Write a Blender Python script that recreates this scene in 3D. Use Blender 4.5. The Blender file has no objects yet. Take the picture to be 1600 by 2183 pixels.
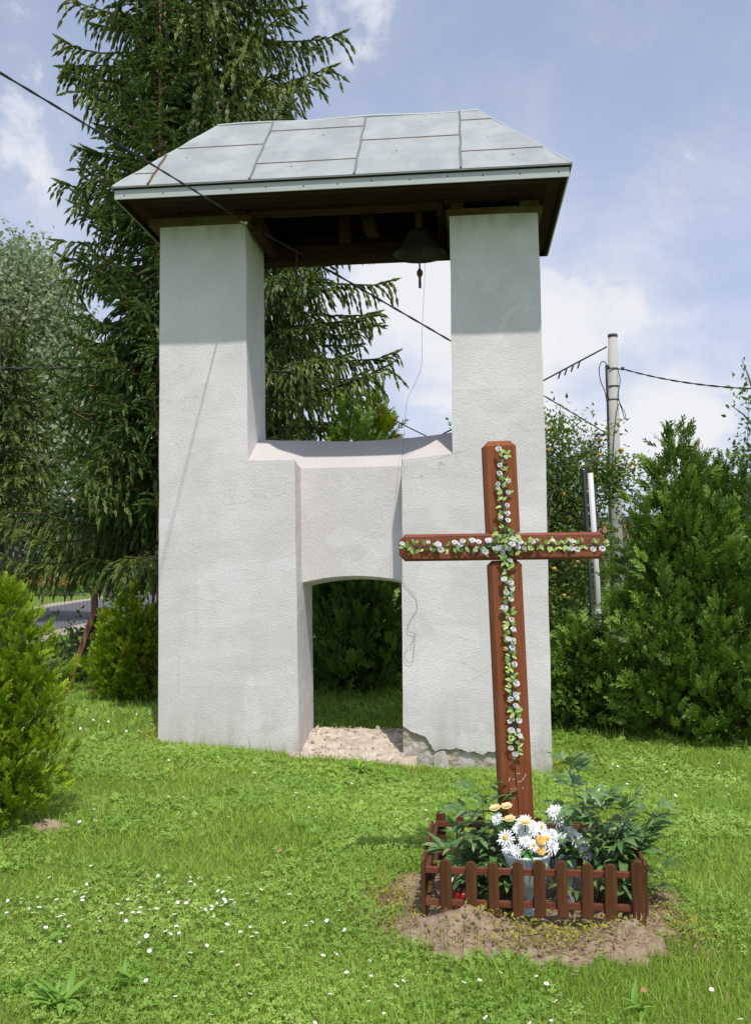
import bpy, bmesh, math, random
import numpy as np
from mathutils import Vector, Matrix, noise
rng = np.random.default_rng(7)
random.seed(7)
R = math.radians
SC = bpy.context.scene
COL = SC.collection

# ------------------------------------------------------------------ camera
CAM_H = 1.6
PITCH, ROLL = R(2.83), 0.013
cam_d = bpy.data.cameras.new('camera')
cam = bpy.data.objects.new('camera', cam_d); COL.objects.link(cam)
cam_d.sensor_fit = 'VERTICAL'; cam_d.sensor_height = 24.0
cam_d.lens = 24.0*2000/2183
cam_d.clip_start = 0.05; cam_d.clip_end = 6000
up0 = Vector((0, -math.sin(PITCH), math.cos(PITCH)))
rt = Vector((1, 0, 0))*math.cos(ROLL) - up0*math.sin(ROLL)
up = Vector((1, 0, 0))*math.sin(ROLL) + up0*math.cos(ROLL)
bk = -Vector((0, math.cos(PITCH), math.sin(PITCH)))
cam.matrix_world = Matrix(((rt.x, up.x, bk.x, 0), (rt.y, up.y, bk.y, 0), (rt.z, up.z, bk.z, CAM_H), (0, 0, 0, 1)))
SC.camera = cam

# ------------------------------------------------------------------ light
SUN_EL, SUN_AZ = R(62.5), R(163.5)      # azimuth clockwise from +Y
sun_dir = Vector((math.sin(SUN_AZ)*math.cos(SUN_EL), math.cos(SUN_AZ)*math.cos(SUN_EL), math.sin(SUN_EL)))
sl = bpy.data.lights.new('sun', 'SUN'); sl.energy = 3.6; sl.angle = R(0.9); sl.color = (1.0, 0.945, 0.885)
so = bpy.data.objects.new('sun', sl); COL.objects.link(so)
so.rotation_euler = sun_dir.to_track_quat('Z', 'Y').to_euler()
so.location = (0, 0, 30)

W = bpy.data.worlds.new('World'); SC.world = W; W.use_nodes = True
nt = W.node_tree; nt.nodes.clear()
def wn(t, **k):
    n = nt.nodes.new(t)
    for a, b in k.items(): setattr(n, a, b)
    return n
def wmath(op, a, b=None, clamp=False):
    n = wn('ShaderNodeMath', operation=op, use_clamp=clamp)
    for i, v in enumerate((a, b)):
        if v is None: continue
        if isinstance(v, (int, float)): n.inputs[i].default_value = v
        else: nt.links.new(v, n.inputs[i])
    return n.outputs[0]
sky = wn('ShaderNodeTexSky', sky_type='NISHITA', sun_disc=False)
sky.sun_elevation = SUN_EL; sky.sun_rotation = SUN_AZ; sky.air_density = 1.0; sky.dust_density = 1.2; sky.ozone_density = 2.0
bg1 = wn('ShaderNodeBackground'); bg1.inputs[1].default_value = 0.15
nt.links.new(sky.outputs[0], bg1.inputs[0])
tc = wn('ShaderNodeTexCoord'); sp = wn('ShaderNodeSeparateXYZ'); nt.links.new(tc.outputs['Generated'], sp.inputs[0])
zz = wmath('ADD', wmath('MAXIMUM', sp.outputs[2], 0.0), 0.16)
cb = wn('ShaderNodeCombineXYZ')
nt.links.new(wmath('DIVIDE', sp.outputs[0], zz), cb.inputs[0]); nt.links.new(wmath('DIVIDE', sp.outputs[1], zz), cb.inputs[1])
def wnoise(scale, detail, rough, loc, dist=0.0):
    mp = wn('ShaderNodeMapping'); mp.inputs['Location'].default_value = loc; nt.links.new(cb.outputs[0], mp.inputs[0])
    n = wn('ShaderNodeTexNoise'); n.inputs['Scale'].default_value = scale; n.inputs['Detail'].default_value = detail
    n.inputs['Roughness'].default_value = rough; n.inputs['Distortion'].default_value = dist
    nt.links.new(mp.outputs[0], n.inputs['Vector']); return n.outputs['Fac']
def wramp(v, a, b):
    m = wn('ShaderNodeMapRange', interpolation_type='SMOOTHSTEP'); nt.links.new(v, m.inputs[0])
    m.inputs[1].default_value = a; m.inputs[2].default_value = b; return m.outputs[0]
# drifting cumulus: fractal noise, thicker where the banks stand
dens = wnoise(1.15, 10, 0.60, (3.1, 1.7, 0), 0.3)
fine = wn('ShaderNodeTexNoise'); nt.links.new(tc.outputs['Generated'], fine.inputs['Vector'])
fine.inputs['Scale'].default_value = 9.0; fine.inputs['Detail'].default_value = 8; fine.inputs['Roughness'].default_value = 0.6; fine.inputs['Distortion'].default_value = 0.3
dens = wmath('ADD', wmath('MULTIPLY', dens, 0.45), wmath('MULTIPLY', fine.outputs['Fac'], 0.55))
for (bx, by, bz, br, ba) in [(0.042, 0.963, 0.267, 0.085, 0.19), (0.081, 0.955, 0.284, 0.06, 0.12), (0.209, 0.953, 0.219, 0.06, 0.2), (0.162, 0.958, 0.235, 0.05, 0.12), (0.285, 0.949, 0.135, 0.045, 0.22), (0.296, 0.95, 0.096, 0.05, 0.16), (0.33, 0.932, 0.151, 0.05, 0.05), (0.286, 0.892, 0.35, 0.05, 0.1), (-0.309, 0.876, 0.37, 0.06, 0.13), (-0.317, 0.851, 0.418, 0.05, 0.06), (0.149, 0.985, 0.092, 0.09, 0.12), (0.237, 0.954, 0.184, 0.04, -0.06), (0.041, 0.98, 0.192, 0.05, -0.08), (0.253, 0.931, 0.265, 0.05, 0.03), (0.006, 0.877, 0.481, 0.05, 0.03), (0.174, 0.864, 0.472, 0.045, 0.04), (0.092, 0.889, 0.449, 0.05, 0.05)]:
    vd = wn('ShaderNodeVectorMath', operation='DISTANCE'); nt.links.new(tc.outputs['Generated'], vd.inputs[0]); vd.inputs[1].default_value = (bx, by, bz)
    mr = wn('ShaderNodeMapRange', interpolation_type='SMOOTHSTEP'); nt.links.new(vd.outputs['Value'], mr.inputs[0])
    mr.inputs[1].default_value = br*1.9; mr.inputs[2].default_value = 0.0; mr.inputs[3].default_value = 0.0; mr.inputs[4].default_value = ba
    dens = wmath('ADD', dens, mr.outputs[0])
cum = wmath('MULTIPLY', wramp(dens, 0.50, 0.66), 0.95)
wisp = wramp(wnoise(1.7, 7, 0.62, (7.3, 2.2, 4), 0.9), 0.44, 0.78)
wisp = wmath('MULTIPLY', wisp, 0.55)
veil = wmath('ADD', wmath('MULTIPLY', wmath('MULTIPLY', wramp(sp.outputs[2], 0.50, 0.18), 0.42), wmath('ADD', wramp(wnoise(2.2, 6, 0.6, (2, 9, 1), 0.5), 0.3, 0.7), 0.45), True), 0.46)
fac = wmath('MAXIMUM', wmath('MAXIMUM', cum, wisp), veil)
shade = wramp(dens, 0.44, 0.74)
cr = wn('ShaderNodeMix', data_type='RGBA'); nt.links.new(shade, cr.inputs[0])
cr.inputs[6].default_value = (0.61, 0.68, 0.90, 1); cr.inputs[7].default_value = (0.94, 0.94, 0.97, 1)
bg2 = wn('ShaderNodeBackground'); nt.links.new(cr.outputs[2], bg2.inputs[0]); bg2.inputs[1].default_value = 0.95
mx = wn('ShaderNodeMixShader'); nt.links.new(fac, mx.inputs[0]); nt.links.new(bg1.outputs[0], mx.inputs[1]); nt.links.new(bg2.outputs[0], mx.inputs[2])
wo = wn('ShaderNodeOutputWorld'); nt.links.new(mx.outputs[0], wo.inputs[0])
vs = SC.view_settings
vs.view_transform = 'Standard'; vs.look = 'None'; vs.exposure = 0.0; vs.gamma = 1.0; vs.use_curve_mapping = False
SC.render.engine = 'CYCLES'
SC.cycles.max_bounces = 6; SC.cycles.diffuse_bounces = 4; SC.cycles.transmission_bounces = 3

# ------------------------------------------------------------------ materials
class Mat:
    def __init__(s, name):
        s.m = bpy.data.materials.new(name); s.m.use_nodes = True; s.t = s.m.node_tree; s.t.nodes.clear()
        s.out = s.n('ShaderNodeOutputMaterial'); s.b = s.n('ShaderNodeBsdfPrincipled'); s.l(s.b.outputs[0], s.out.inputs[0])
    def n(s, t, **k):
        n = s.t.nodes.new(t)
        for a, b in k.items(): setattr(n, a, b)
        return n
    def l(s, a, b): s.t.links.new(a, b)
    def coord(s, kind='Object', scale=(1, 1, 1)):
        c = s.n('ShaderNodeTexCoord'); m = s.n('ShaderNodeMapping'); m.inputs['Scale'].default_value = scale
        s.l(c.outputs[kind], m.inputs[0]); return m.outputs[0]
    def noise(s, vec, scale, detail=4, rough=0.5, dist=0.0):
        n = s.n('ShaderNodeTexNoise'); s.l(vec, n.inputs['Vector'])
        n.inputs['Scale'].default_value = scale; n.inputs['Detail'].default_value = detail
        n.inputs['Roughness'].default_value = rough; n.inputs['Distortion'].default_value = dist
        return n.outputs['Fac']
    def ramp(s, v, a, b):
        m = s.n('ShaderNodeMapRange', interpolation_type='SMOOTHSTEP'); s.l(v, m.inputs[0])
        m.inputs[1].default_value = a; m.inputs[2].default_value = b; return m.outputs[0]
    def mul(s, a, k):
        m = s.n('ShaderNodeMath', operation='MULTIPLY'); s.l(a, m.inputs[0])
        if isinstance(k, (int, float)): m.inputs[1].default_value = k
        else: s.l(k, m.inputs[1])
        return m.outputs[0]
    def mix(s, f, a, b):
        m = s.n('ShaderNodeMix', data_type='RGBA')
        if isinstance(f, (int, float)): m.inputs[0].default_value = f
        else: s.l(f, m.inputs[0])
        for i, c in ((6, a), (7, b)):
            if isinstance(c, (tuple, list)): m.inputs[i].default_value = (c[0], c[1], c[2], 1)
            else: s.l(c, m.inputs[i])
        return m.outputs[2]
    def bump(s, h, dist, strength=1.0, prev=None):
        b = s.n('ShaderNodeBump'); b.inputs['Strength'].default_value = strength; b.inputs['Distance'].default_value = dist
        s.l(h, b.inputs['Height'])
        if prev is not None: s.l(prev, b.inputs['Normal'])
        return b.outputs[0]
    def fin(s, color, rough=0.8, normal=None, metal=0.0, spec=0.4):
        if isinstance(color, (tuple, list)): s.b.inputs['Base Color'].default_value = (color[0], color[1], color[2], 1)
        else: s.l(color, s.b.inputs['Base Color'])
        if isinstance(rough, (int, float)): s.b.inputs['Roughness'].default_value = rough
        else: s.l(rough, s.b.inputs['Roughness'])
        s.b.inputs['Metallic'].default_value = metal
        s.b.inputs['Specular IOR Level'].default_value = spec
        if normal is not None: s.l(normal, s.b.inputs['Normal'])
        return s.m

def foliage(name, dark, light, trans=0.3, rough=0.55, dead=None, spec=0.3):
    m = Mat(name)
    a = m.n('ShaderNodeAttribute', attribute_name='tint')
    c = m.mix(a.outputs['Fac'], dark, light)
    if dead: c = m.mix(m.ramp(a.outputs['Fac'], 0.965, 0.975), c, dead)
    m.fin(c, rough, spec=spec)
    t = m.n('ShaderNodeBsdfTranslucent')
    tcx = m.mix(0.35, c, (light[0]*1.6, light[1]*1.5, light[2]*0.7)); m.l(tcx, t.inputs[0])
    mxs = m.n('ShaderNodeMixShader'); mxs.inputs[0].default_value = trans
    m.l(m.b.outputs[0], mxs.inputs[1]); m.l(t.outputs[0], mxs.inputs[2]); m.l(mxs.outputs[0], m.out.inputs[0])
    return m.m

def m_plain(name, col, rough=0.6, var=0.12, scale=12, metal=0.0, spec=0.4, bump=0.0, dist=0.002):
    m = Mat(name); v = m.coord()
    f = m.noise(v, scale, 5, 0.6)
    c = m.mix(f, tuple(x*(1-var) for x in col), tuple(min(1, x*(1+var)) for x in col))
    nrm = m.bump(m.noise(v, scale*3, 4, 0.6), dist, bump) if bump else None
    return m.fin(c, rough, nrm, metal, spec)

def m_stucco():
    m = Mat('white_stucco'); v = m.coord()
    big = m.noise(v, 0.9, 4, 0.6); med = m.noise(v, 5, 6, 0.65)
    c = m.mix(m.ramp(big, 0.35, 0.7), (0.70, 0.655, 0.65), (0.82, 0.775, 0.775))
    c = m.mix(m.mul(m.ramp(med, 0.58, 0.8), 0.35), c, (0.55, 0.54, 0.50))
    # streaky dirt near the foot and green algae just under the timber plate (stains of the wall itself)
    sx = m.n('ShaderNodeSeparateXYZ'); m.l(v, sx.inputs[0])
    st = m.noise(m.coord(scale=(6, 6, 0.8)), 1.5, 5, 0.6)
    foot = m.mul(m.ramp(sx.outputs[2], 0.55, -0.15), m.ramp(st, 0.35, 0.65))
    c = m.mix(m.mul(foot, 0.5), c, (0.46, 0.44, 0.37)); splash = m.mul(m.ramp(sx.outputs[2], 0.10, -0.22), m.ramp(m.noise(v, 8, 6, 0.7), 0.38, 0.62)); c = m.mix(m.mul(splash, 0.7), c, (0.36, 0.32, 0.24))
    streak = m.noise(m.coord(scale=(9, 9, 0.45)), 1.1, 6, 0.65)
    c = m.mix(m.mul(m.ramp(streak, 0.55, 0.80), 0.30), c, (0.50, 0.485, 0.43))
    patch = m.noise(v, 1.9, 2, 0.4, 1.2); c = m.mix(m.mul(m.ramp(patch, 0.60, 0.63), 0.28), c, (0.88, 0.86, 0.86))
    vo = m.n('ShaderNodeTexVoronoi', feature='DISTANCE_TO_EDGE'); vo.inputs['Scale'].default_value = 1.3
    wv = m.n('ShaderNodeVectorMath', operation='ADD'); nz_ = m.n('ShaderNodeTexNoise'); nz_.inputs['Scale'].default_value = 3.5; nz_.inputs['Detail'].default_value = 6
    m.l(v, nz_.inputs['Vector']); m.l(v, wv.inputs[0]); sc_ = m.n('ShaderNodeVectorMath', operation='SCALE'); sc_.inputs['Scale'].default_value = 0.5
    m.l(nz_.outputs['Color'], sc_.inputs[0]); m.l(sc_.outputs[0], wv.inputs[1]); m.l(wv.outputs[0], vo.inputs['Vector'])
    crk = m.mul(m.ramp(vo.outputs['Distance'], 0.006, 0.0), m.ramp(m.noise(v, 1.1, 3, 0.5), 0.52, 0.62))
    c = m.mix(m.mul(crk, 0.55), c, (0.30, 0.28, 0.26))
    algae = m.mul(m.ramp(sx.outputs[2], 4.42, 4.70), m.ramp(st, 0.25, 0.75))
    c = m.mix(m.mul(algae, 0.65), c, (0.27, 0.31, 0.17))
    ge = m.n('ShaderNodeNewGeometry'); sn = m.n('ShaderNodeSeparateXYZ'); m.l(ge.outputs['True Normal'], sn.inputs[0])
    c = m.mix(m.mul(m.ramp(sn.outputs[2], 0.25, 0.5), 0.75), c, (0.52, 0.485, 0.455))     # upward faces darkened in colour to tone down the sunlit ledges
    g1 = m.noise(v, 62, 3, 0.55, 0.4); g2 = m.noise(v, 150, 2, 0.5)
    b1 = m.bump(g1, 0.010, 0.42); b2 = m.bump(g2, 0.004, 0.4, b1); b3 = m.bump(big, 0.05, 0.4, b2)
    c = m.mix(m.mul(m.ramp(g1, 0.62, 0.36), 0.16), c, (0.42, 0.42, 0.41))
    return m.fin(c, 0.92, b3, spec=0.15)

def m_concrete(name='exposed_concrete', c1=(0.42, 0.37, 0.30), c2=(0.60, 0.55, 0.47)):
    m = Mat(name); v = m.coord()
    f = m.noise(v, 9, 8, 0.7)
    c = m.mix(m.ramp(f, 0.3, 0.7), c1, c2)
    c = m.mix(m.mul(m.ramp(m.noise(v, 30, 5, 0.6), 0.6, 0.72), 0.5), c, (0.30, 0.21, 0.13))
    nn = m.bump(m.noise(v, 40, 8, 0.7), 0.02, 0.8)
    return m.fin(c, 0.95, nn, spec=0.1)

def m_roof():
    m = Mat('painted_sheet_metal'); v = m.coord()
    f = m.noise(v, 2.2, 6, 0.6)
    c = m.mix(m.ramp(f, 0.35, 0.68), (0.31, 0.335, 0.33), (0.41, 0.435, 0.425))
    c = m.mix(m.mul(m.ramp(m.noise(v, 14, 7, 0.7), 0.60, 0.72), 0.35), c, (0.50, 0.48, 0.38))
    c = m.mix(m.mul(m.ramp(m.noise(v, 33, 4, 0.6), 0.73, 0.80), 0.8), c, (0.23, 0.10, 0.05))
    nn = m.bump(m.noise(v, 2.6, 4, 0.55), 0.07, 0.6); nn = m.bump(m.noise(v, 120, 2, 0.5), 0.001, 0.3, nn)
    return m.fin(c, 0.55, nn, 0.0, 0.35)

def m_wood(name, c1, c2, axis_scale=(1.2, 14, 14), rough=0.7, grainbump=0.004, wear=None, weather=None):
    m = Mat(name); v = m.coord(scale=axis_scale)
    g = m.noise(v, 3.0, 7, 0.65, 0.6)
    c = m.mix(m.ramp(g, 0.3, 0.7), c1, c2)
    if wear:
        w = m.noise(m.coord(scale=tuple(a*0.8 for a in axis_scale)), 9, 6, 0.75, 0.3)
        c = m.mix(m.mul(m.ramp(w, 0.66, 0.72), 0.75), c, wear)
    if weather:
        w = m.noise(m.coord(), 2.6, 5, 0.6); c = m.mix(m.ramp(w, 0.42, 0.7), c, weather)
    oi = m.n('ShaderNodeObjectInfo'); c = m.mix(m.mul(oi.outputs['Random'], 0.22), c, tuple(x*0.45 for x in c1))
    nn = m.bump(g, grainbump, 0.8)
    return m.fin(c, rough, nn, spec=0.16)

def m_ground():
    m = Mat('lawn_soil'); v = m.coord()
    f = m.noise(v, 0.55, 6, 0.6); g = m.noise(v, 26, 6, 0.7)
    c = m.mix(m.ramp(f, 0.35, 0.65), (0.10, 0.17, 0.025), (0.16, 0.25, 0.04))
    c = m.mix(m.ramp(g, 0.35, 0.75), c, (0.24, 0.33, 0.07))
    nn = m.bump(g, 0.06, 0.9)
    return m.fin(c, 0.95, nn, spec=0.1)

def m_soil():
    m = Mat('dry_soil'); v = m.coord()
    f = m.noise(v, 14, 8, 0.7); g = m.noise(v, 70, 5, 0.7)
    c = m.mix(m.ramp(f, 0.3, 0.7), (0.27, 0.19, 0.125), (0.44, 0.335, 0.235))
    c = m.mix(m.mul(m.ramp(g, 0.62, 0.75), 0.6), c, (0.42, 0.34, 0.25))
    nn = m.bump(f, 0.03, 0.8); nn = m.bump(g, 0.008, 0.8, nn)
    return m.fin(c, 0.95, nn, spec=0.1)

def m_asphalt():
    m = Mat('asphalt'); v = m.coord()
    c = m.mix(m.noise(v, 3, 6, 0.7), (0.10, 0.10, 0.11), (0.16, 0.155, 0.165))
    return m.fin(c, 0.9, m.bump(m.noise(v, 60, 3, 0.6), 0.01, 0.5), spec=0.2)

M = dict(
    stucco=m_stucco(), concrete=m_concrete(), rubble=m_concrete('rubble', (0.43, 0.35, 0.26), (0.70, 0.62, 0.51)),
    roof=m_roof(), fascia=m_plain('painted_fascia', (0.47, 0.50, 0.49), 0.5, 0.08, 6),
    seam_shade=m_plain('weathered_seam_shade_line', (0.20, 0.205, 0.20), 0.7, 0.3, 20),  # dark seams; also the painted shadow line of the drip edge
    rust=m_plain('rusty_seam', (0.16, 0.10, 0.065), 0.8, 0.4, 40),
    beam=m_wood('old_timber', (0.07, 0.035, 0.018), (0.17, 0.095, 0.05), rough=0.85, weather=(0.13, 0.115, 0.06)),
    dbeam=m_wood('dark_timber', (0.022, 0.011, 0.006), (0.075, 0.036, 0.018), rough=0.85),
    darkwood=m_wood('dark_boards', (0.012, 0.006, 0.004), (0.035, 0.016, 0.009), rough=0.85),
    redwood=m_wood('red_brown_paint_upright', (0.20, 0.056, 0.022), (0.33, 0.108, 0.042), (16, 16, 0.9), 0.66, 0.006, (0.40, 0.20, 0.13), (0.29, 0.105, 0.05)),
    redwoodh=m_wood('red_brown_paint_cross', (0.20, 0.060, 0.034), (0.33, 0.115, 0.068), (0.9, 16, 16), 0.7, 0.006, (0.50, 0.27, 0.22)),
    greywood=m_wood('bare_grey_wood', (0.12, 0.09, 0.065), (0.22, 0.18, 0.14), (14, 14, 1.0), 0.85, 0.003),
    picket=m_wood('brown_stained_picket', (0.075, 0.030, 0.012), (0.165, 0.070, 0.028), (16, 16, 1.4), 0.6, 0.002, weather=(0.10, 0.045, 0.022)),
    rail=m_wood('brown_stained_rail', (0.15, 0.045, 0.025), (0.22, 0.075, 0.042), (1.4, 16, 16), 0.6, 0.002),
    iron=m_plain('dark_cast_bronze', (0.050, 0.046, 0.040), 0.5, 0.3, 9, 0.4),
    rustiron=m_plain('rusty_iron', (0.11, 0.05, 0.03), 0.8, 0.35, 30),
    wire=m_plain('black_cable', (0.03, 0.03, 0.035), 0.6, 0.2, 20),
    steelwire=m_plain('thin_steel_wire', (0.10, 0.10, 0.10), 0.5, 0.2, 20, 0.5),
    greenwire=m_plain('green_plastic_wire', (0.03, 0.13, 0.09), 0.5, 0.3, 30),
    rose=m_plain('white_cloth_petal', (0.80, 0.79, 0.78), 0.7, 0.06, 60),
    gleaf=m_plain('plastic_leaf_light', (0.36, 0.50, 0.13), 0.5, 0.5, 55),
    pleaf=m_plain('plastic_leaf_dark', (0.10, 0.24, 0.06), 0.5, 0.35, 30),
    mum=m_plain('white_flower_petal', (0.84, 0.85, 0.84), 0.6, 0.05, 60),
    orange=m_plain('orange_petal', (0.82, 0.45, 0.10), 0.6, 0.25, 40),
    peach=m_plain('peach_petal', (0.85, 0.62, 0.30), 0.6, 0.2, 40),
    urn=m_plain('pale_plastic_urn', (0.62, 0.68, 0.67), 0.45, 0.08, 14),
    vase=m_plain('grey_glass_vase', (0.30, 0.35, 0.35), 0.25, 0.2, 8),
    red=m_plain('red_lantern_glass', (0.42, 0.02, 0.015), 0.3, 0.3, 20),
    ground=m_ground(), soil=m_soil(), asphalt=m_asphalt(),
    gravel=m_plain('pale_gravel', (0.46, 0.40, 0.31), 0.95, 0.25, 25, spec=0.1, bump=0.8, dist=0.03),
    hill=m_plain('haze_blue_forested_hill', (0.055, 0.105, 0.125), 1.0, 0.35, 0.03, spec=0.0),  # distance haze is put into the bluish base colour
    polec=m_plain('weathered_concrete_pole', (0.46, 0.44, 0.40), 0.85, 0.14, 4, bump=0.4, dist=0.01),
    white=m_plain('white_paint', (0.68, 0.68, 0.66), 0.55, 0.05, 9),
    dgrey=m_plain('dark_grey_paint', (0.06, 0.075, 0.085), 0.6, 0.2, 9),
    strutm=m_wood('rust_brown_strut', (0.13, 0.05, 0.03), (0.26, 0.13, 0.09), (14, 14, 1.2), 0.7, 0.002),
    mesh=m_plain('rusty_mesh_wire', (0.10, 0.075, 0.06), 0.7, 0.3, 20),
    bark=m_wood('spruce_bark', (0.045, 0.034, 0.026), (0.095, 0.072, 0.052), (10, 10, 2), 0.95, 0.02),
    obark=m_wood('orange_bark', (0.30, 0.17, 0.09), (0.48, 0.30, 0.18), (10, 10, 2), 0.9, 0.01),
    gbark=m_wood('grey_bark', (0.10, 0.085, 0.07), (0.2, 0.17, 0.14), (10, 10, 2), 0.95, 0.01),
    brickroof=m_plain('weathered_red_boards', (0.24, 0.10, 0.07), 0.9, 0.3, 3),
    greyroof=m_plain('grey_roof_tiles', (0.22, 0.18, 0.16), 0.9, 0.25, 3),
    plaster=m_plain('house_plaster', (0.55, 0.48, 0.38), 0.9, 0.08, 2),
    glass=m_plain('dark_window_glass', (0.03, 0.035, 0.04), 0.15, 0.2, 3, spec=0.6),
    grass=foliage('grass_blades', (0.225, 0.385, 0.042), (0.48, 0.64, 0.13), 0.42, 0.5, (0.46, 0.38, 0.16)),
    clover=foliage('clover_leaves', (0.18, 0.345, 0.045), (0.45, 0.62, 0.14), 0.35, 0.5),
    shadegrass=foliage('shade_grass', (0.06, 0.15, 0.02), (0.12, 0.24, 0.03), 0.4, 0.5),
    weed=foliage('broad_weed_leaves', (0.15, 0.32, 0.04), (0.28, 0.47, 0.08), 0.3, 0.45),
    yweed=foliage('yellow_ground_leaves', (0.22, 0.27, 0.03), (0.46, 0.42, 0.06), 0.3, 0.5),
    straw=foliage('dry_straw', (0.26, 0.19, 0.09), (0.48, 0.38, 0.20), 0.2, 0.7),
    spruce=foliage('spruce_needles', (0.050, 0.090, 0.020), (0.22, 0.28, 0.065), 0.12, 0.5, (0.15, 0.11, 0.06)),
    spruce2=foliage('young_spruce_needles', (0.055, 0.11, 0.025), (0.15, 0.24, 0.055), 0.18, 0.5),
    darkcon=foliage('far_conifer_needles', (0.022, 0.05, 0.022), (0.05, 0.09, 0.035), 0.1, 0.6),
    thujay=foliage('golden_thuja_scales', (0.10, 0.19, 0.006), (0.40, 0.52, 0.022), 0.16, 0.55, (0.30, 0.20, 0.05)),
    thujag=foliage('green_thuja_scales', (0.035, 0.10, 0.014), (0.26, 0.40, 0.055), 0.14, 0.55, (0.20, 0.13, 0.05)),
    apple=foliage('apple_leaves', (0.065, 0.12, 0.02), (0.19, 0.28, 0.06), 0.28, 0.5),
    poplar=foliage('silvery_poplar_leaves', (0.15, 0.22, 0.10), (0.42, 0.50, 0.32), 0.3, 0.5),
    sap=foliage('sapling_leaves', (0.05, 0.12, 0.02), (0.15, 0.26, 0.04), 0.35, 0.45),
    peony=foliage('peony_leaves', (0.075, 0.165, 0.045), (0.21, 0.34, 0.12), 0.18, 0.32, spec=0.6),
    peonystem=m_plain('peony_stem', (0.15, 0.17, 0.05), 0.6, 0.4, 20),
    fruit=m_plain('ripening_apple', (0.62, 0.38, 0.07), 0.4, 0.35, 30),
    orangef=foliage('orange_blossom', (0.35, 0.09, 0.02), (0.6, 0.2, 0.04), 0.2, 0.6),
    hedge=foliage('hedge_leaves', (0.04, 0.10, 0.02), (0.13, 0.24, 0.05), 0.25, 0.6),
    daisyw=m_plain('daisy_petals', (0.86, 0.86, 0.84), 0.6, 0.03, 60),
    yellow=m_plain('yellow_centre', (0.75, 0.48, 0.05), 0.6, 0.15, 60),
    deadleaf=m_plain('dead_leaf', (0.38, 0.20, 0.09), 0.7, 0.3, 40),
    stone=m_plain('small_stone', (0.45, 0.41, 0.35), 0.9, 0.25, 15, bump=0.5, dist=0.01),
)

# ------------------------------------------------------------------ helpers
def props(o, label=None, cat=None, group=None, kind=None):
    if label: o['label'] = label
    if cat: o['category'] = cat
    if group: o['group'] = group
    if kind: o['kind'] = kind
    return o
def empty(name, loc=(0, 0, 0), rz=0.0, label=None, cat=None, group=None, rot=None):
    o = bpy.data.objects.new(name, None); COL.objects.link(o); o.empty_display_size = 0.1
    o.location = loc; o.rotation_euler = rot if rot else (0, 0, rz)
    return props(o, label, cat, group)
def link(name, me, parent=None, loc=(0, 0, 0), rot=(0, 0, 0), scale=None):
    o = bpy.data.objects.new(name, me); COL.objects.link(o); o.location = loc; o.rotation_euler = rot
    if scale is not None: o.scale = (scale,)*3 if isinstance(scale, (int, float)) else scale
    if parent: o.parent = parent
    return o

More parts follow.
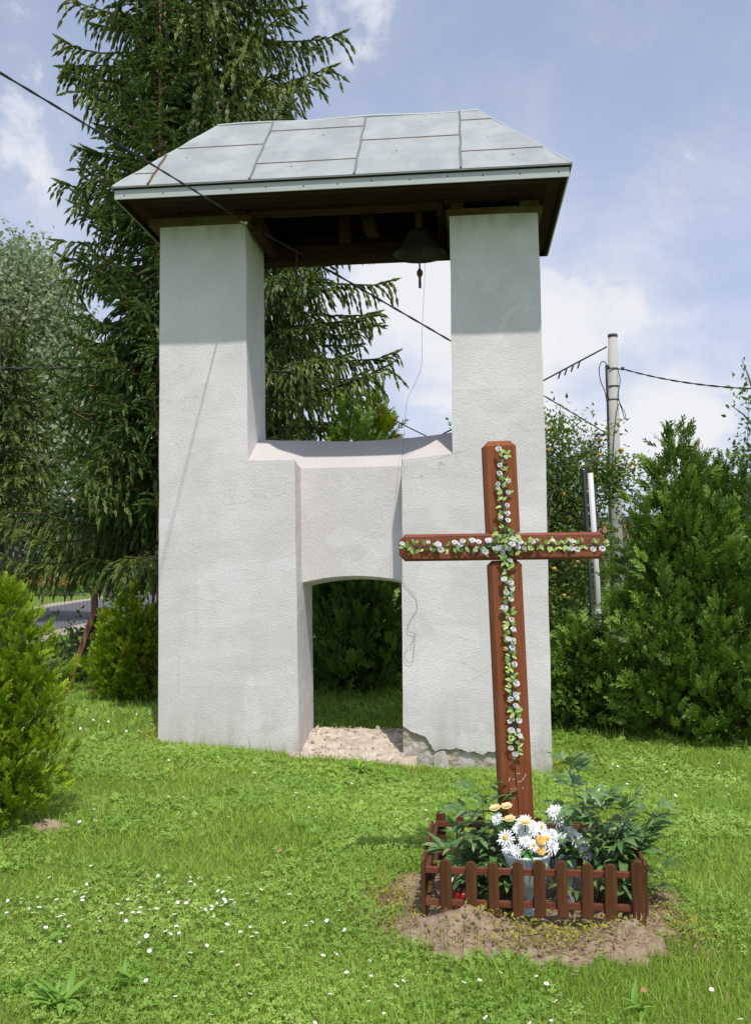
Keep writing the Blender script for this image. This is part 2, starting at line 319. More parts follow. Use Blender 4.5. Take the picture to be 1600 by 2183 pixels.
class MB:
    def __init__(s): s.v = []; s.f = []; s.m = []
    def add(s, vs, fs, mi=0):
        k = len(s.v); s.v += [tuple(v) for v in vs]; s.f += [tuple(i+k for i in f) for f in fs]; s.m += [mi]*len(fs)
    def box(s, x0, x1, y0, y1, z0, z1, mi=0):
        s.add([(x0, y0, z0), (x1, y0, z0), (x1, y1, z0), (x0, y1, z0), (x0, y0, z1), (x1, y0, z1), (x1, y1, z1), (x0, y1, z1)],
              [(0, 3, 2, 1), (4, 5, 6, 7), (0, 1, 5, 4), (1, 2, 6, 5), (2, 3, 7, 6), (3, 0, 4, 7)], mi)
    def hexa(s, b, t, mi=0):      # bottom quad, top quad (ccw from above)
        s.add(list(b)+list(t), [(0, 3, 2, 1), (4, 5, 6, 7), (0, 1, 5, 4), (1, 2, 6, 5), (2, 3, 7, 6), (3, 0, 4, 7)], mi)
    def prism(s, poly, y0, y1, mi=0):     # polygon in x,z extruded along y
        n = len(poly); vs = [(x, y0, z) for x, z in poly]+[(x, y1, z) for x, z in poly]
        s.add(vs, [tuple(range(n)), tuple(range(2*n-1, n-1, -1))]+[(i, i+n, (i+1) % n+n, (i+1) % n) for i in range(n)], mi)
    def tube(s, pts, rad, seg=8, mi=0, cap=True):
        pts = [Vector(p) for p in pts]; n = len(pts)
        if not hasattr(rad, '__len__'): rad = [rad]*n
        k = len(s.v); ref = None
        for i, p in enumerate(pts):
            t = (pts[min(i+1, n-1)]-pts[max(i-1, 0)]).normalized()
            if ref is None: ref = Vector((0, 0, 1)) if abs(t.z) < 0.9 else Vector((1, 0, 0))
            a = t.cross(ref).normalized(); b = t.cross(a).normalized(); ref = a.cross(t)
            for j in range(seg):
                q = 2*math.pi*j/seg
                s.v.append(tuple(p+a*math.cos(q)*rad[i]+b*math.sin(q)*rad[i]))
        for i in range(n-1):
            for j in range(seg):
                s.f.append((k+i*seg+j, k+i*seg+(j+1) % seg, k+(i+1)*seg+(j+1) % seg, k+(i+1)*seg+j)); s.m.append(mi)
        if cap:
            s.f.append(tuple(k+j for j in range(seg-1, -1, -1))); s.m.append(mi)
            s.f.append(tuple(k+(n-1)*seg+j for j in range(seg))); s.m.append(mi)
    def lathe(s, prof, seg=24, mi=0, c=(0, 0, 0), flute=0.0, nfl=12):
        k = len(s.v); n = len(prof)
        for r, z in prof:
            for j in range(seg):
                q = 2*math.pi*j/seg; rr = r*(1+flute*math.cos(nfl*q))
                s.v.append((c[0]+rr*math.cos(q), c[1]+rr*math.sin(q), c[2]+z))
        for i in range(n-1):
            for j in range(seg):
                s.f.append((k+i*seg+j, k+i*seg+(j+1) % seg, k+(i+1)*seg+(j+1) % seg, k+(i+1)*seg+j)); s.m.append(mi)
    def mesh(s, name, mats, smooth=False):
        me = bpy.data.meshes.new(name); me.from_pydata(s.v, [], s.f)
        for m in (mats if isinstance(mats, (list, tuple)) else [mats]): me.materials.append(m)
        me.polygons.foreach_set('material_index', s.m)
        if smooth: me.polygons.foreach_set('use_smooth', [True]*len(s.f))
        me.update(); return me
    def obj(s, name, mats, parent=None, bevel=0.0, smooth=False, loc=(0, 0, 0), rot=(0, 0, 0), seg=2):
        me = s.mesh(name, mats, smooth)
        bm = bmesh.new(); bm.from_mesh(me); bmesh.ops.recalc_face_normals(bm, faces=bm.faces); bm.to_mesh(me); bm.free()
        o = link(name, me, parent, loc, rot)
        if bevel:
            b = o.modifiers.new('bevel', 'BEVEL'); b.width = bevel; b.segments = seg; b.limit_method = 'ANGLE'; b.angle_limit = R(35)
        return o

def bulk(name, tv, tf, P, Rm, S, tint, mats, mi_t=None, jitter=0.0):
    """many placed copies of a small template joined in one mesh; tf triangles; one tint value per copy"""
    tv = np.asarray(tv, float); tf = np.asarray(tf, int); N = len(P); nv = len(tv); nf = len(tf)
    S = np.asarray(S, float)
    if S.ndim == 1: S = S[:, None]*np.ones((1, 3))
    L = tv[None]*S[:, None, :]
    if jitter: L = L*(1+jitter*rng.standard_normal((N, nv, 1)))
    V = np.einsum('nij,nvj->nvi', Rm, L)+P[:, None, :]
    F = tf[None]+(np.arange(N)*nv)[:, None, None]
    me = bpy.data.meshes.new(name)
    me.vertices.add(N*nv); me.vertices.foreach_set('co', V.astype(np.float32).ravel())
    me.loops.add(N*nf*3); me.loops.foreach_set('vertex_index', F.astype(np.int32).ravel())
    me.polygons.add(N*nf); me.polygons.foreach_set('loop_start', np.arange(0, N*nf*3, 3, dtype=np.int32))
    try: me.polygons.foreach_set('loop_total', np.full(N*nf, 3, dtype=np.int32))
    except Exception: pass
    for m in (mats if isinstance(mats, (list, tuple)) else [mats]): me.materials.append(m)
    if mi_t is not None: me.polygons.foreach_set('material_index', np.tile(np.asarray(mi_t, np.int32), N))
    at = me.attributes.new('tint', 'FLOAT', 'POINT')
    at.data.foreach_set('value', np.repeat(np.asarray(tint, np.float32), nv))
    me.update(calc_edges=True); return me

def frames(D, roll=None, upv=None):
    """rotation matrices whose x axis follows D"""
    D = D/np.linalg.norm(D, axis=1, keepdims=True); N = len(D)
    ref = np.tile(np.array([0, 0, 1.0]), (N, 1)) if upv is None else upv
    par = np.abs((D*ref).sum(1)) > 0.97; ref = ref.copy(); ref[par] = [1, 0.1, 0]
    Y = np.cross(ref, D); Y /= np.linalg.norm(Y, axis=1, keepdims=True); Z = np.cross(D, Y)
    if roll is None: roll = rng.uniform(0, 2*np.pi, N)
    c, s = np.cos(roll)[:, None], np.sin(roll)[:, None]
    return np.stack([D, Y*c+Z*s, -Y*s+Z*c], axis=2)

def sstep(x, a, b):
    t = np.clip((np.asarray(x, float)-a)/(b-a), 0, 1); return t*t*(3-2*t)

TH = R(5.5); U = np.array([math.cos(TH), -math.sin(TH)]); V2 = np.array([math.sin(TH), math.cos(TH)]); O2 = np.array([-1.945, 8.484])
def tow(x, y):
    dx = np.asarray(x)-O2[0]; dy = np.asarray(y)-O2[1]
    return dx*U[0]+dy*U[1], dx*V2[0]+dy*V2[1]
def gz(x, y):
    x = np.asarray(x, float); y = np.asarray(y, float)
    z = -0.22*sstep(x, -2.1, 1.0)*sstep(y, 5.2, 7.6)*(1-0.85*sstep(y, 8.6, 11))
    u_, d_ = tow(x, y); z = z-0.035*np.exp(-(np.minimum(0, d_+.02)/.30)**2)*(d_ < .9)*(u_ > -.5)*(u_ < 3.9)
    z = z+0.012*np.sin(x*2.1+1)*np.sin(y*1.7)+0.006*np.sin(x*5.3)*np.cos(y*4.1+2)
    return z
def tuft_noise(x, y, s):
    return np.sin(x*s+1.3*np.sin(y*s*0.7))*np.cos(y*s*1.1+0.9*np.sin(x*s*0.6+2))

# ------------------------------------------------------------------ ground
def build_ground():
    xs = np.concatenate([-np.geomspace(3000, 8, 26), np.linspace(-7.5, 7.5, 151), np.geomspace(8, 3000, 26)])
    ys = np.concatenate([np.linspace(-60, 1, 8), np.linspace(1.5, 14, 126), np.geomspace(14.5, 3000, 40)])
    X, Y = np.meshgrid(xs, ys); Z = gz(X, Y)
    Z = np.where((abs(X) > 7.5) | (Y > 14), Z*0.0, Z)
    nx, ny = len(xs), len(ys)
    vs = np.stack([X.ravel(), Y.ravel(), Z.ravel()], 1)
    fs = [(j*nx+i, j*nx+i+1, (j+1)*nx+i+1, (j+1)*nx+i) for j in range(ny-1) for i in range(nx-1)]
    me = bpy.data.meshes.new('ground'); me.from_pydata(vs.tolist(), [], fs); me.materials.append(M['ground'])
    me.polygons.foreach_set('use_smooth', [True]*len(fs)); props(link('ground', me), kind='structure')
    def sheet(name, pts, mat, z):
        b = MB(); n = len(pts)
        b.v = [(p[0], p[1], z) for p in pts]+[(p[2], p[1], z) for p in pts]
        b.f = [(i, i+n, i+n+1, i+1) for i in range(n-1)]; b.m = [0]*(n-1)
        props(link(name, b.mesh(name, mat)), kind='structure')
    ys_ = np.linspace(12, 110, 40)
    xe = -7.6-0.06*(ys_-22)*0.4
    w = 0.15*np.sin(ys_*1.9)+0.1*np.sin(ys_*4.3)
    sheet('gravel_verge', [(a+0.75+b, y, a-4.6-b) for a, y, b in zip(xe, ys_, w)], M['gravel'], 0.006)
    sheet('road', [(a, y, a-3.9) for a, y in zip(xe, ys_)], M['asphalt'], 0.012)
    # hills
    b = MB(); n = 160
    for i in range(n+1):
        a = R(-75+150*i/n); d = 820
        h = 40+16*math.sin(a*5+1)+9*math.sin(a*13+2)+3*math.sin(a*41)
        for k, (dd, hh) in enumerate(((d, -4), (d+120, h*0.62), (d+230, h), (d+420, h*0.8))):
            b.v.append((dd*math.sin(a), dd*math.cos(a), hh+(2*math.sin(i*1.7+k) if k else 0)))
    for i in range(n):
        for k in range(3):
            q = i*4+k; b.f.append((q, q+4, q+5, q+1)); b.m.append(0)
    props(link('hills', b.mesh('hills', M['hill'], True)), kind='structure')
build_ground()

# soil bed round the picket fence
ENC_T = R(7.0); EU = np.array([math.cos(ENC_T), -math.sin(ENC_T)]); EV = np.array([math.sin(ENC_T), math.cos(ENC_T)]); EO = np.array([0.205, 4.165])
def soil_mask(x, y):
    dx = (x-0.665)/0.65; dy = (y-4.36)/0.60
    ang = np.arctan2(dy, dx); wob = 1+0.07*np.sin(ang*5+1)+0.06*np.sin(ang*11)+0.05*np.sin(ang*23+2)+0.03*np.sin(ang*41)
    return 1-np.sqrt(dx*dx+dy*dy)/wob            # >0 inside
def soil_h(x, y):
    m = soil_mask(x, y)
    z = gz(x, y)+0.012*sstep(m, 0.0, 0.12)-0.03*(m < 0.0)*sstep(-m, 0, 0.1)
    z = z+0.085*np.exp(-(((x-0.36)/0.17)**2+((y-4.06)/0.10)**2))+0.075*np.exp(-(((x-1.05)/0.17)**2+((y-3.95)/0.10)**2))
    z = z+0.04*np.exp(-(((x-1.22)/0.12)**2+((y-4.28)/0.16)**2))
    return z
def build_soil():
    xs = np.linspace(-0.15, 1.5, 165); ys = np.linspace(3.55, 5.1, 155); X, Y = np.meshgrid(xs, ys)
    Z = soil_h(X, Y)
    for j in range(len(ys)):
        for i in range(len(xs)):
            p = Vector((X[j, i], Y[j, i], 0)); Z[j, i] += 0.015*noise.fractal(p*15, 0.9, 2.0, 5)+0.009*max(0, noise.noise(p*42))
    nx = len(xs); mk = soil_mask(X, Y).ravel()
    vs = np.stack([X.ravel(), Y.ravel(), Z.ravel()], 1)
    fs = [(j*nx+i, j*nx+i+1, (j+1)*nx+i+1, (j+1)*nx+i) for j in range(len(ys)-1) for i in range(nx-1) if mk[j*nx+i] > -0.12]
    me = bpy.data.meshes.new('soil'); me.from_pydata(vs.tolist(), [], fs); me.materials.append(M['soil'])
    me.polygons.foreach_set('use_smooth', [True]*len(fs)); props(link('soil', me), kind='structure')
build_soil()
def dome(name, c, r, h, mat, label, cat, n=26):
    b = MB()
    for j in range(n):
        for i in range(n):
            x = (i/(n-1)*2-1); y = (j/(n-1)*2-1); d = math.hypot(x, y)
            z = h*max(0, 1-d*d)+0.012*noise.noise(Vector((x*4+c[0], y*4, 1)))-0.03*max(0, d-0.9)*6
            X, Y = c[0]+x*r, c[1]+y*r*0.7
            b.v.append((X, Y, float(gz(X, Y))+z))
    b.f = [(j*n+i, j*n+i+1, (j+1)*n+i+1, (j+1)*n+i) for j in range(n-1) for i in range(n-1)]; b.m = [0]*len(b.f)
    return props(link(name, b.mesh(name, mat, True)), label, cat)
dome('molehill', (-1.99, 5.72), 0.14, 0.05, M['soil'], 'low brown molehill in the lawn by the foreground bush', 'molehill')

# ------------------------------------------------------------------ bell tower
TW = empty('bell_tower', (O2[0], O2[1], 0), -TH, 'white stucco bell tower with two thick pillars under a hipped metal roof', 'bell tower')
D = 0.80
def wobble(o, amp=.007, us=(.2, .42, .62, 1.02, 2.4, 2.85, 3.05, 3.25)):
    bm = bmesh.new(); bm.from_mesh(o.data)
    for z in np.arange(-.3, 4.6, .13):
        bmesh.ops.bisect_plane(bm, geom=bm.verts[:]+bm.edges[:]+bm.faces[:], plane_co=(0, 0, z), plane_no=(0, 0, 1), dist=1e-4)
    for x in us: bmesh.ops.bisect_plane(bm, geom=bm.verts[:]+bm.edges[:]+bm.faces[:], plane_co=(x, 0, 0), plane_no=(1, 0, 0), dist=1e-4)
    for y in (.2, .4, .6): bmesh.ops.bisect_plane(bm, geom=bm.verts[:]+bm.edges[:]+bm.faces[:], plane_co=(0, y, 0), plane_no=(0, 1, 0), dist=1e-4)
    for v in bm.verts:
        p_ = v.co; v.co = p_+Vector((noise.noise(p_*2.1)+.45*noise.noise(p_*7), noise.noise(p_*2.1+Vector((9, 3, 1)))+.45*noise.noise(p_*7+Vector((2, 8, 1))), .5*noise.noise(p_*2.3+Vector((4, 7, 5)))))*amp*(1 if p_.z < 4.55 else .2)
    bm.to_mesh(o.data); bm.free(); return o
def poly_obj(name, vs, fs, mat, bevel=0.0, par=TW):
    b = MB(); b.add(vs, fs); return b.obj(name, mat, par, bevel)
# left pillar: lower block up to the sloped ledge, then the narrower shaft
vs = [(-0.03, 0, -.5), (1.255, 0, -.5), (1.255, D, -.5), (-0.03, D, -.5),            # 0-3
      (0.0, 0, 4.665), (.797, 0, 4.665), (.797, D, 4.665), (0.0, D, 4.665),          # 4-7
      (.812, 0, 2.497), (1.234, 0, 2.492), (1.238, .28, 2.440), (.85, .5, 2.735), (.80, .5, 2.745), (1.24, D, 2.760), (.80, D, 2.765)]  # 8-14
fs = [(0, 3, 2, 1), (4, 5, 6, 7), (0, 1, 9, 8, 5, 4), (1, 2, 13, 10, 9), (2, 3, 7, 6, 14, 13), (3, 0, 4, 7),
      (8, 9, 11, 12), (9, 10, 11), (10, 13, 11), (12, 11, 13, 14), (5, 8, 12, 14, 6)]
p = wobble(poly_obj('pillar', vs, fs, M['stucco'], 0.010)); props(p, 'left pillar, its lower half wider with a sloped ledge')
# right pillar: the plaster of its foot is broken away along a crack line and the masonry there lies deeper
Y0 = 0.035
crack = [(2.171, .132), (2.20, .118), (2.257, .079), (2.30, .066), (2.359, .047), (2.385, .01), (2.411, -.027), (2.425, -.06), (2.442, -.082), (2.48, -.070),
         (2.52, -.060), (2.58, -.068), (2.63, -.058), (2.683, -.066), (2.73, -.088), (2.783, -.083), (2.82, -.10), (2.864, -.109), (2.90, -.085), (2.95, -.082), (2.985, -.072), (3.03, -.1), (3.09, -.11), (3.15, -.16), (3.185, -.30), (3.2, -.6)]
cr2 = []
for i in range(len(crack)-1):
    a, c = crack[i], crack[i+1]
    for k in range(3):
        t = k/3; cr2.append((a[0]+(c[0]-a[0])*t+random.uniform(-.003, .003), a[1]+(c[1]-a[1])*t+random.uniform(-.005, .005)))
cr2[0] = (2.171, .132); cr2.append(crack[-1]); nc = len(cr2)
vs = [(2.172, Y0, -.6), (3.445, 0, -.6), (3.445, D, -.6), (2.172, D, -.6),
      (2.650, 0, 4.655), (3.428, 0, 4.635), (3.428, D, 4.635), (2.650, D, 4.655),
      (2.645, 0, 2.515), (2.189, 0, 2.470), (2.182, .28, 2.440), (2.59, .5, 2.755), (2.645, .5, 2.765), (2.178, D, 2.760), (2.645, D, 2.775), (3.452, 0, 2.440)]
vs += [(x, 0, z) for x, z in cr2]+[(x, Y0, z) for x, z in cr2]
F0_, B0_ = 16, 16+nc
fs = [tuple([9]+list(range(F0_, F0_+nc))+[1, 15, 5, 4, 8]), tuple([0]+list(range(B0_+nc-1, B0_-1, -1)))]
fs += [(F0_+i, B0_+i, B0_+i+1, F0_+i+1) for i in range(nc-1)]
fs += [(0, 3, 2, 1, F0_+nc-1, B0_+nc-1), (4, 5, 6, 7), (1, 2, 6, 5, 15), (2, 3, 13, 14, 7, 6), (0, B0_, F0_, 9, 10, 13, 3),
      (8, 12, 11, 9), (9, 11, 10), (10, 11, 13), (12, 14, 13, 11), (4, 7, 14, 12, 8)]
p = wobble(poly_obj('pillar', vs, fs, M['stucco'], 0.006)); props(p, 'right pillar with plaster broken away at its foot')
b = MB(); b.prism([(2.435, -.30), (2.432, -.12), (2.45, -.098), (2.49, -.082), (2.53, -.078), (2.545, -.11), (2.56, -.17), (2.552, -.30)], 0.004, Y0-.004)
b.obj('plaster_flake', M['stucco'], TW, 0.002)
b = MB()   # exposed masonry behind the missing plaster
nx, nz = 90, 44
for j in range(nz):
    for i in range(nx):
        x = 2.168+(3.19-2.168)*i/(nx-1); z = -.42+.62*j/(nz-1)
        y = Y0-.006+.016*noise.fractal(Vector((x*9, z*9, 2)), 1, 2, 5)
        b.v.append((x, min(y, Y0+.004), z))
b.f = [(j*nx+i, j*nx+i+1, (j+1)*nx+i+1, (j+1)*nx+i) for j in range(nz-1) for i in range(nx-1)]; b.m = [0]*len(b.f)
b.obj('exposed_masonry', M['concrete'], TW)
# lintel wall between the pillars with its shallow arch and sloping sill
b = MB(); n = 16; arch = []
for i in range(n+1):
    t = i/n; x = 1.20+(2.21-1.20)*t; tt = (x-1.262)/(2.172-1.262); arch.append((x, 1.392+0.052*(1-(2*tt-1)**2)))
fr, ba = 0.28, D-.004
for i in range(n):
    (x0, a0), (x1, a1) = arch[i], arch[i+1]
    def top(x): t = (x-1.2)/1.0; return 2.440, 2.595, 2.757+.008*(2*t-1)**2-.012*math.sin(math.pi*t)
    t0, t1 = top(x0), top(x1)
    b.add([(x0, fr, a0), (x1, fr, a1), (x1, fr+.05, a1-.012), (x0, fr+.05, a0-.012), (x1, ba, a1-.045), (x0, ba, a0-.045),
           (x0, fr, t0[0]), (x1, fr, t1[0]), (x0, ba, t0[2]), (x1, ba, t1[2])],
          [(0, 1, 7, 6), (0, 3, 2, 1), (3, 5, 4, 2), (6, 7, 9, 8), (8, 9, 4, 5)])
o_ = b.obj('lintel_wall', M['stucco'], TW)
bm = bmesh.new(); bm.from_mesh(o_.data); bmesh.ops.remove_doubles(bm, verts=bm.verts, dist=1e-4); bmesh.ops.recalc_face_normals(bm, faces=bm.faces); bm.to_mesh(o_.data); bm.free()

# timber plates, beams, rafters
def plank(name, x0, x1, y0, y1, z0, z1, mat, bev=0.006, par=TW):
    b = MB(); b.box(x0, x1, y0, y1, z0, z1); return b.obj(name, M[mat], par, bev)
plank('wall_plate', -0.10, .84, -.02, D+.1, 4.668, 4.745, 'beam'); plank('wall_plate', -0.13, .82, -.05, .14, 4.748, 4.84, 'dbeam')
plank('wall_plate', 2.62, 3.47, -.02, D+.05, 4.640, 4.700, 'beam'); plank('wall_plate', 2.60, 3.50, -.05, .16, 4.765, 4.86, 'dbeam')
plank('spacer_block', 2.66, 2.78, -.015, .12, 4.702, 4.763, 'beam'); plank('spacer_block', 3.27, 3.44, -.015, .12, 4.702, 4.763, 'beam')
plank('front_beam', .845, 2.595, -.06, .08, 4.735, 4.85, 'dbeam')
plank('rear_beam', .60, 3.2, .84, 1.0, 4.56, 4.72, 'dbeam'); plank('rear_beam', -0.1, 3.5, 1.02, 1.14, 4.72, 4.86, 'dbeam')
plank('side_beam', .842, .93, .085, .83, 4.60, 4.76, 'dbeam'); plank('side_beam', 2.53, 2.612, .085, .83, 4.72, 4.85, 'dbeam')
b = MB(); b.hexa([(1.86, .3, 4.62), (1.97, .3, 4.62), (2.0, .42, 4.62), (1.89, .42, 4.62)], [(1.66, .3, 5.5), (1.77, .3, 5.5), (1.80, .42, 5.5), (1.69, .42, 5.5)])
b.obj('brace', M['dbeam'], TW, .005)
b = MB(); b.box(1.58, 1.69, .55, .65, 4.66, 5.6); b.obj('king_post', M['dbeam'], TW, .005)
plank('bell_beam', .95, 2.64, .34, .46, 4.87, 4.99, 'beam')
# roof frame
EX0, EX1, EY0, EY1, EZ = -.23, 3.66, -.57, 1.52, 4.823
RX0, RX1, RY, RZ = .42, 2.935, .475, 5.808
b = MB(); t = .03
def hip(z, ins):
    return [(EX0+ins, EY0+ins, EZ+z), (EX1-ins, EY0+ins, EZ+z), (EX1-ins, EY1-ins, EZ+z), (EX0+ins, EY1-ins, EZ+z), (RX0, RY, RZ+z), (RX1, RY, RZ+z)]
hf = [(0, 1, 5, 4), (1, 2, 5), (2, 3, 4, 5), (3, 0, 4)]
b.add(hip(-.012, .005)+hip(-.045, .035), hf+[tuple(i+6 for i in reversed(f)) for f in hf]+[(0, 6, 7, 1), (1, 7, 8, 2), (2, 8, 9, 3), (3, 9, 6, 0)])
b.obj('roof_deck', M['darkwood'], TW)
for x in (0.1, .6, 1.15, 2.25, 2.8, 3.3):
    tz = lambda y: EZ+(RZ-EZ)*(y-EY0)/(RY-EY0)
    if x < RX0: yt = EY0+(RY-EY0)*(x-EX0)/(RX0-EX0)-.06
    elif x > RX1: yt = EY0+(RY-EY0)*(EX1-x)/(EX1-RX1)-.06
    else: yt = RY-.02
    ye = EY0+.08
    for sgn in (0, 1):
        f = (lambda y: y) if sgn == 0 else (lambda y: 2*RY-y)
        b = MB(); b.hexa([(x, f(ye), tz(ye)-.15), (x+.07, f(ye), tz(ye)-.15), (x+.07, f(yt), tz(yt)-.15), (x, f(yt), tz(yt)-.15)],
                         [(x, f(ye), tz(ye)-.05), (x+.07, f(ye), tz(ye)-.05), (x+.07, f(yt), tz(yt)-.05), (x, f(yt), tz(yt)-.05)])
        b.obj('rafter', M['darkwood'], TW)
# soffit boards on the four sides (nailed flat under the rafters) and fascia
def ring(name, mat, ins0, ins1, z0, z1, bev=0.0):
    x0, x1, y0, y1 = EX0, EX1, EY0, EY1
    for k, (a0, a1, c0, c1) in enumerate(((x0+ins0, x1-ins0, y0+ins0, y0+ins1), (x0+ins0, x1-ins0, y1-ins1, y1-ins0),
                                          (x0+ins0, x0+ins1, y0+ins1+.002, y1-ins1-.002), (x1-ins1, x1-ins0, y0+ins1+.002, y1-ins1-.002))):
        q = MB(); q.box(a0, a1, c0, c1, z0, z1); q.obj(name, M[mat], TW, bev)
ring('fascia', 'fascia', .014, .028, 4.722, 4.808)
ring('drip_edge_shade', 'seam_shade', -.010, .034, 4.812, 4.8195)  # dark colour stands in for the shadow line between panels and fascia
ring('fascia_backing', 'darkwood', .031, .058, 4.715, 4.80)
for j in range(3):
    ring('soffit_board', 'darkwood' if j else 'dbeam', .062+j*.125, .062+j*.125+.12, 4.742, 4.758)
# sheet panels, seams and laps
e0 = Vector((0, EY0, EZ)); sv = Vector((0, RY-EY0, RZ-EZ)); SL = sv.length; svn = sv.normalized(); nn = Vector((0, -svn.z, svn.y))
def fpt(x, s, h): q = e0+svn*s+nn*h; return (x, q.y, q.z)
def hipL(s): return EX0+(RX0-EX0)*s/SL
def hipR(s): return EX1-(EX1-RX1)*s/SL
cols = [(EX0, .085, [.289]), (.085, .972, [.872]), (.972, 1.866, [.378, 1.21]), (1.866, 2.758, [.826]), (2.758, EX1, [.412, 1.214])]
def clip(x0, x1, s0, s1):
    pts = []
    N = 6
    for i in range(N+1):
        s = s0+(s1-s0)*i/N; l = max(x0, hipL(s)); r = min(x1, hipR(s)); pts.append((s, l, r))
    pts = [q for q in pts if q[2]-q[1] > .004]
    # exact corners where the hip cuts the column
    for xx, h in ((x1, 'L'), (x0, 'R')):
        ss = (xx-EX0)/(RX0-EX0)*SL if h == 'L' else (EX1-xx)/(EX1-RX1)*SL
        if s0 < ss < s1 and (h == 'L' and x1 < RX0 or h == 'R' and x0 > RX1): pts.append((ss, xx, xx))
    pts.sort(); return pts
for (x0, x1, cuts) in cols:
    ed = [0.0]+cuts+[SL]
    for k in range(len(ed)-1):
        pts = clip(x0, x1, ed[k]-(.02 if k else 0), ed[k+1])
        if len(pts) < 2: continue
        poly = [(q[1], q[0]) for q in pts]+[(q[2], q[0]) for q in reversed(pts)]
        cp = []
        for q in poly:
            if not cp or math.dist(cp[-1], q) > 1e-4: cp.append(q)
        if math.dist(cp[0], cp[-1]) < 1e-4: cp.pop()
        b = MB(); n = len(cp)
        def hh(s): return .007+(.006*(1-min(1, max(0, (s-ed[k])/.5))) if k else 0)
        b.v = [fpt(x, s, -.004) for x, s in cp]+[fpt(x, s, hh(s)) for x, s in cp]
        b.f = [tuple(range(n-1, -1, -1)), tuple(range(n, 2*n))]+[(i, (i+1) % n, (i+1) % n+n, i+n) for i in range(n)]; b.m = [0]*len(b.f)
        b.obj('roof_panel', M['roof'], TW)
        if k:   # rust line along the lap
            s = ed[k]-.026; l = max(x0, hipL(s)); r = min(x1, hipR(s)); q = MB()
            nseg = 14
            for i in range(nseg+1):
                x = l+(r-l)*i/nseg; w = random.uniform(.002, .006)
                q.v += [fpt(x, s-w, .0085), fpt(x, s+.006, .0095)]
            q.f = [(2*i, 2*i+2, 2*i+3, 2*i+1) for i in range(nseg)]; q.m = [0]*nseg
            q.obj('lap_seam', M['rust'], TW)
for x in (.085, .972, 1.866, 2.758):
    smax = SL
    if x < RX0: smax = (x-EX0)/(RX0-EX0)*SL
    b = MB(); n = 10
    pts = [fpt(x+.004*math.sin(i*1.7), smax*i/n, .014) for i in range(n+1)]
    b.tube(pts, .0095, 6); b.obj('standing_seam', M['rust' if x < .1 else 'seam_shade'], TW)
nail = MB(); nail.lathe([(.001, .004), (.006, .003), (.0075, 0)], 7); NAIL = nail.mesh('nail_head', M['rust'])
for k in range(13): link('nail_head', NAIL, TW, (EX0+.12+k*.305+random.uniform(-.03, .03), EY0+.0135, 4.765+random.uniform(-.012, .012)), (R(90), 0, 0))
for (x, s_) in ((.3, .6), (.55, 1.1), (1.2, .6), (1.5, 1.0), (1.3, .25), (2.2, .5), (2.4, 1.1), (3.0, .7), (3.2, .25), (2.1, .95)):
    link('nail_head', NAIL, TW, fpt(x, s_, .008), (R(43), 0, 0))
# hip and ridge cappings
for a, c in (((EX0, EY0, EZ), (RX0, RY, RZ)), ((EX1, EY0, EZ), (RX1, RY, RZ)), ((EX1, EY1, EZ), (RX1, RY, RZ)), ((EX0, EY1, EZ), (RX0, RY, RZ))):
    b = MB(); A, C = Vector(a), Vector(c); b.tube([A+(C-A)*i/8+Vector((0, 0, .006+.004*math.sin(i*2.3))) for i in range(9)], .011, 6); b.obj('hip_cap', M['fascia'], TW)
b = MB(); b.tube([(RX0+(RX1-RX0)*i/10, RY, RZ+.008+.008*math.sin(i*1.3)) for i in range(11)], .014, 6); b.obj('ridge_cap', M['fascia'], TW)
# other three slopes
def tri_panels(P0, P1, A0, A1, cuts):
    P0, P1, A0, A1 = map(Vector, (P0, P1, A0, A1)); nr = (P1-P0).cross(A0-P0).normalized()
    if nr.z < 0: nr = -nr
    ts = [0]+cuts+[1]
    for i in range(len(ts)-1):
        q = [P0.lerp(P1, ts[i]+.002), P0.lerp(P1, ts[i+1]-.002), A0.lerp(A1, ts[i+1]), A0.lerp(A1, ts[i])]
        if (q[2]-q[3]).length < 1e-3: q = q[:3]
        n = len(q); b = MB(); b.v = [tuple(v-nr*.004) for v in q]+[tuple(v+nr*.007) for v in q]
        b.f = [tuple(range(n-1, -1, -1)), tuple(range(n, 2*n))]+[(i2, (i2+1) % n, (i2+1) % n+n, i2+n) for i2 in range(n)]; b.m = [0]*len(b.f)
        b.obj('roof_panel', M['roof'], TW)
tri_panels((EX1, EY0, EZ), (EX1, EY1, EZ), (RX1, RY, RZ), (RX1, RY, RZ), [.33, .67])
tri_panels((EX0, EY1, EZ), (EX0, EY0, EZ), (RX0, RY, RZ), (RX0, RY, RZ), [.33, .67])
tri_panels((EX1, EY1, EZ), (EX0, EY1, EZ), (RX1, RY, RZ), (RX0, RY, RZ), [.25, .5, .75])

def tl(u, d, z):     # tower frame to world
    return Vector((O2[0]+U[0]*u+V2[0]*d, O2[1]+U[1]*u+V2[1]*d, z))
def tube_obj(name, pts, rad, mat, parent=None, seg=6, smooth=True, off=None):
    b = MB(); b.tube([Vector(p)-(off or Vector((0, 0, 0))) for p in pts], rad, seg); return b.obj(name, M[mat], parent, smooth=smooth)

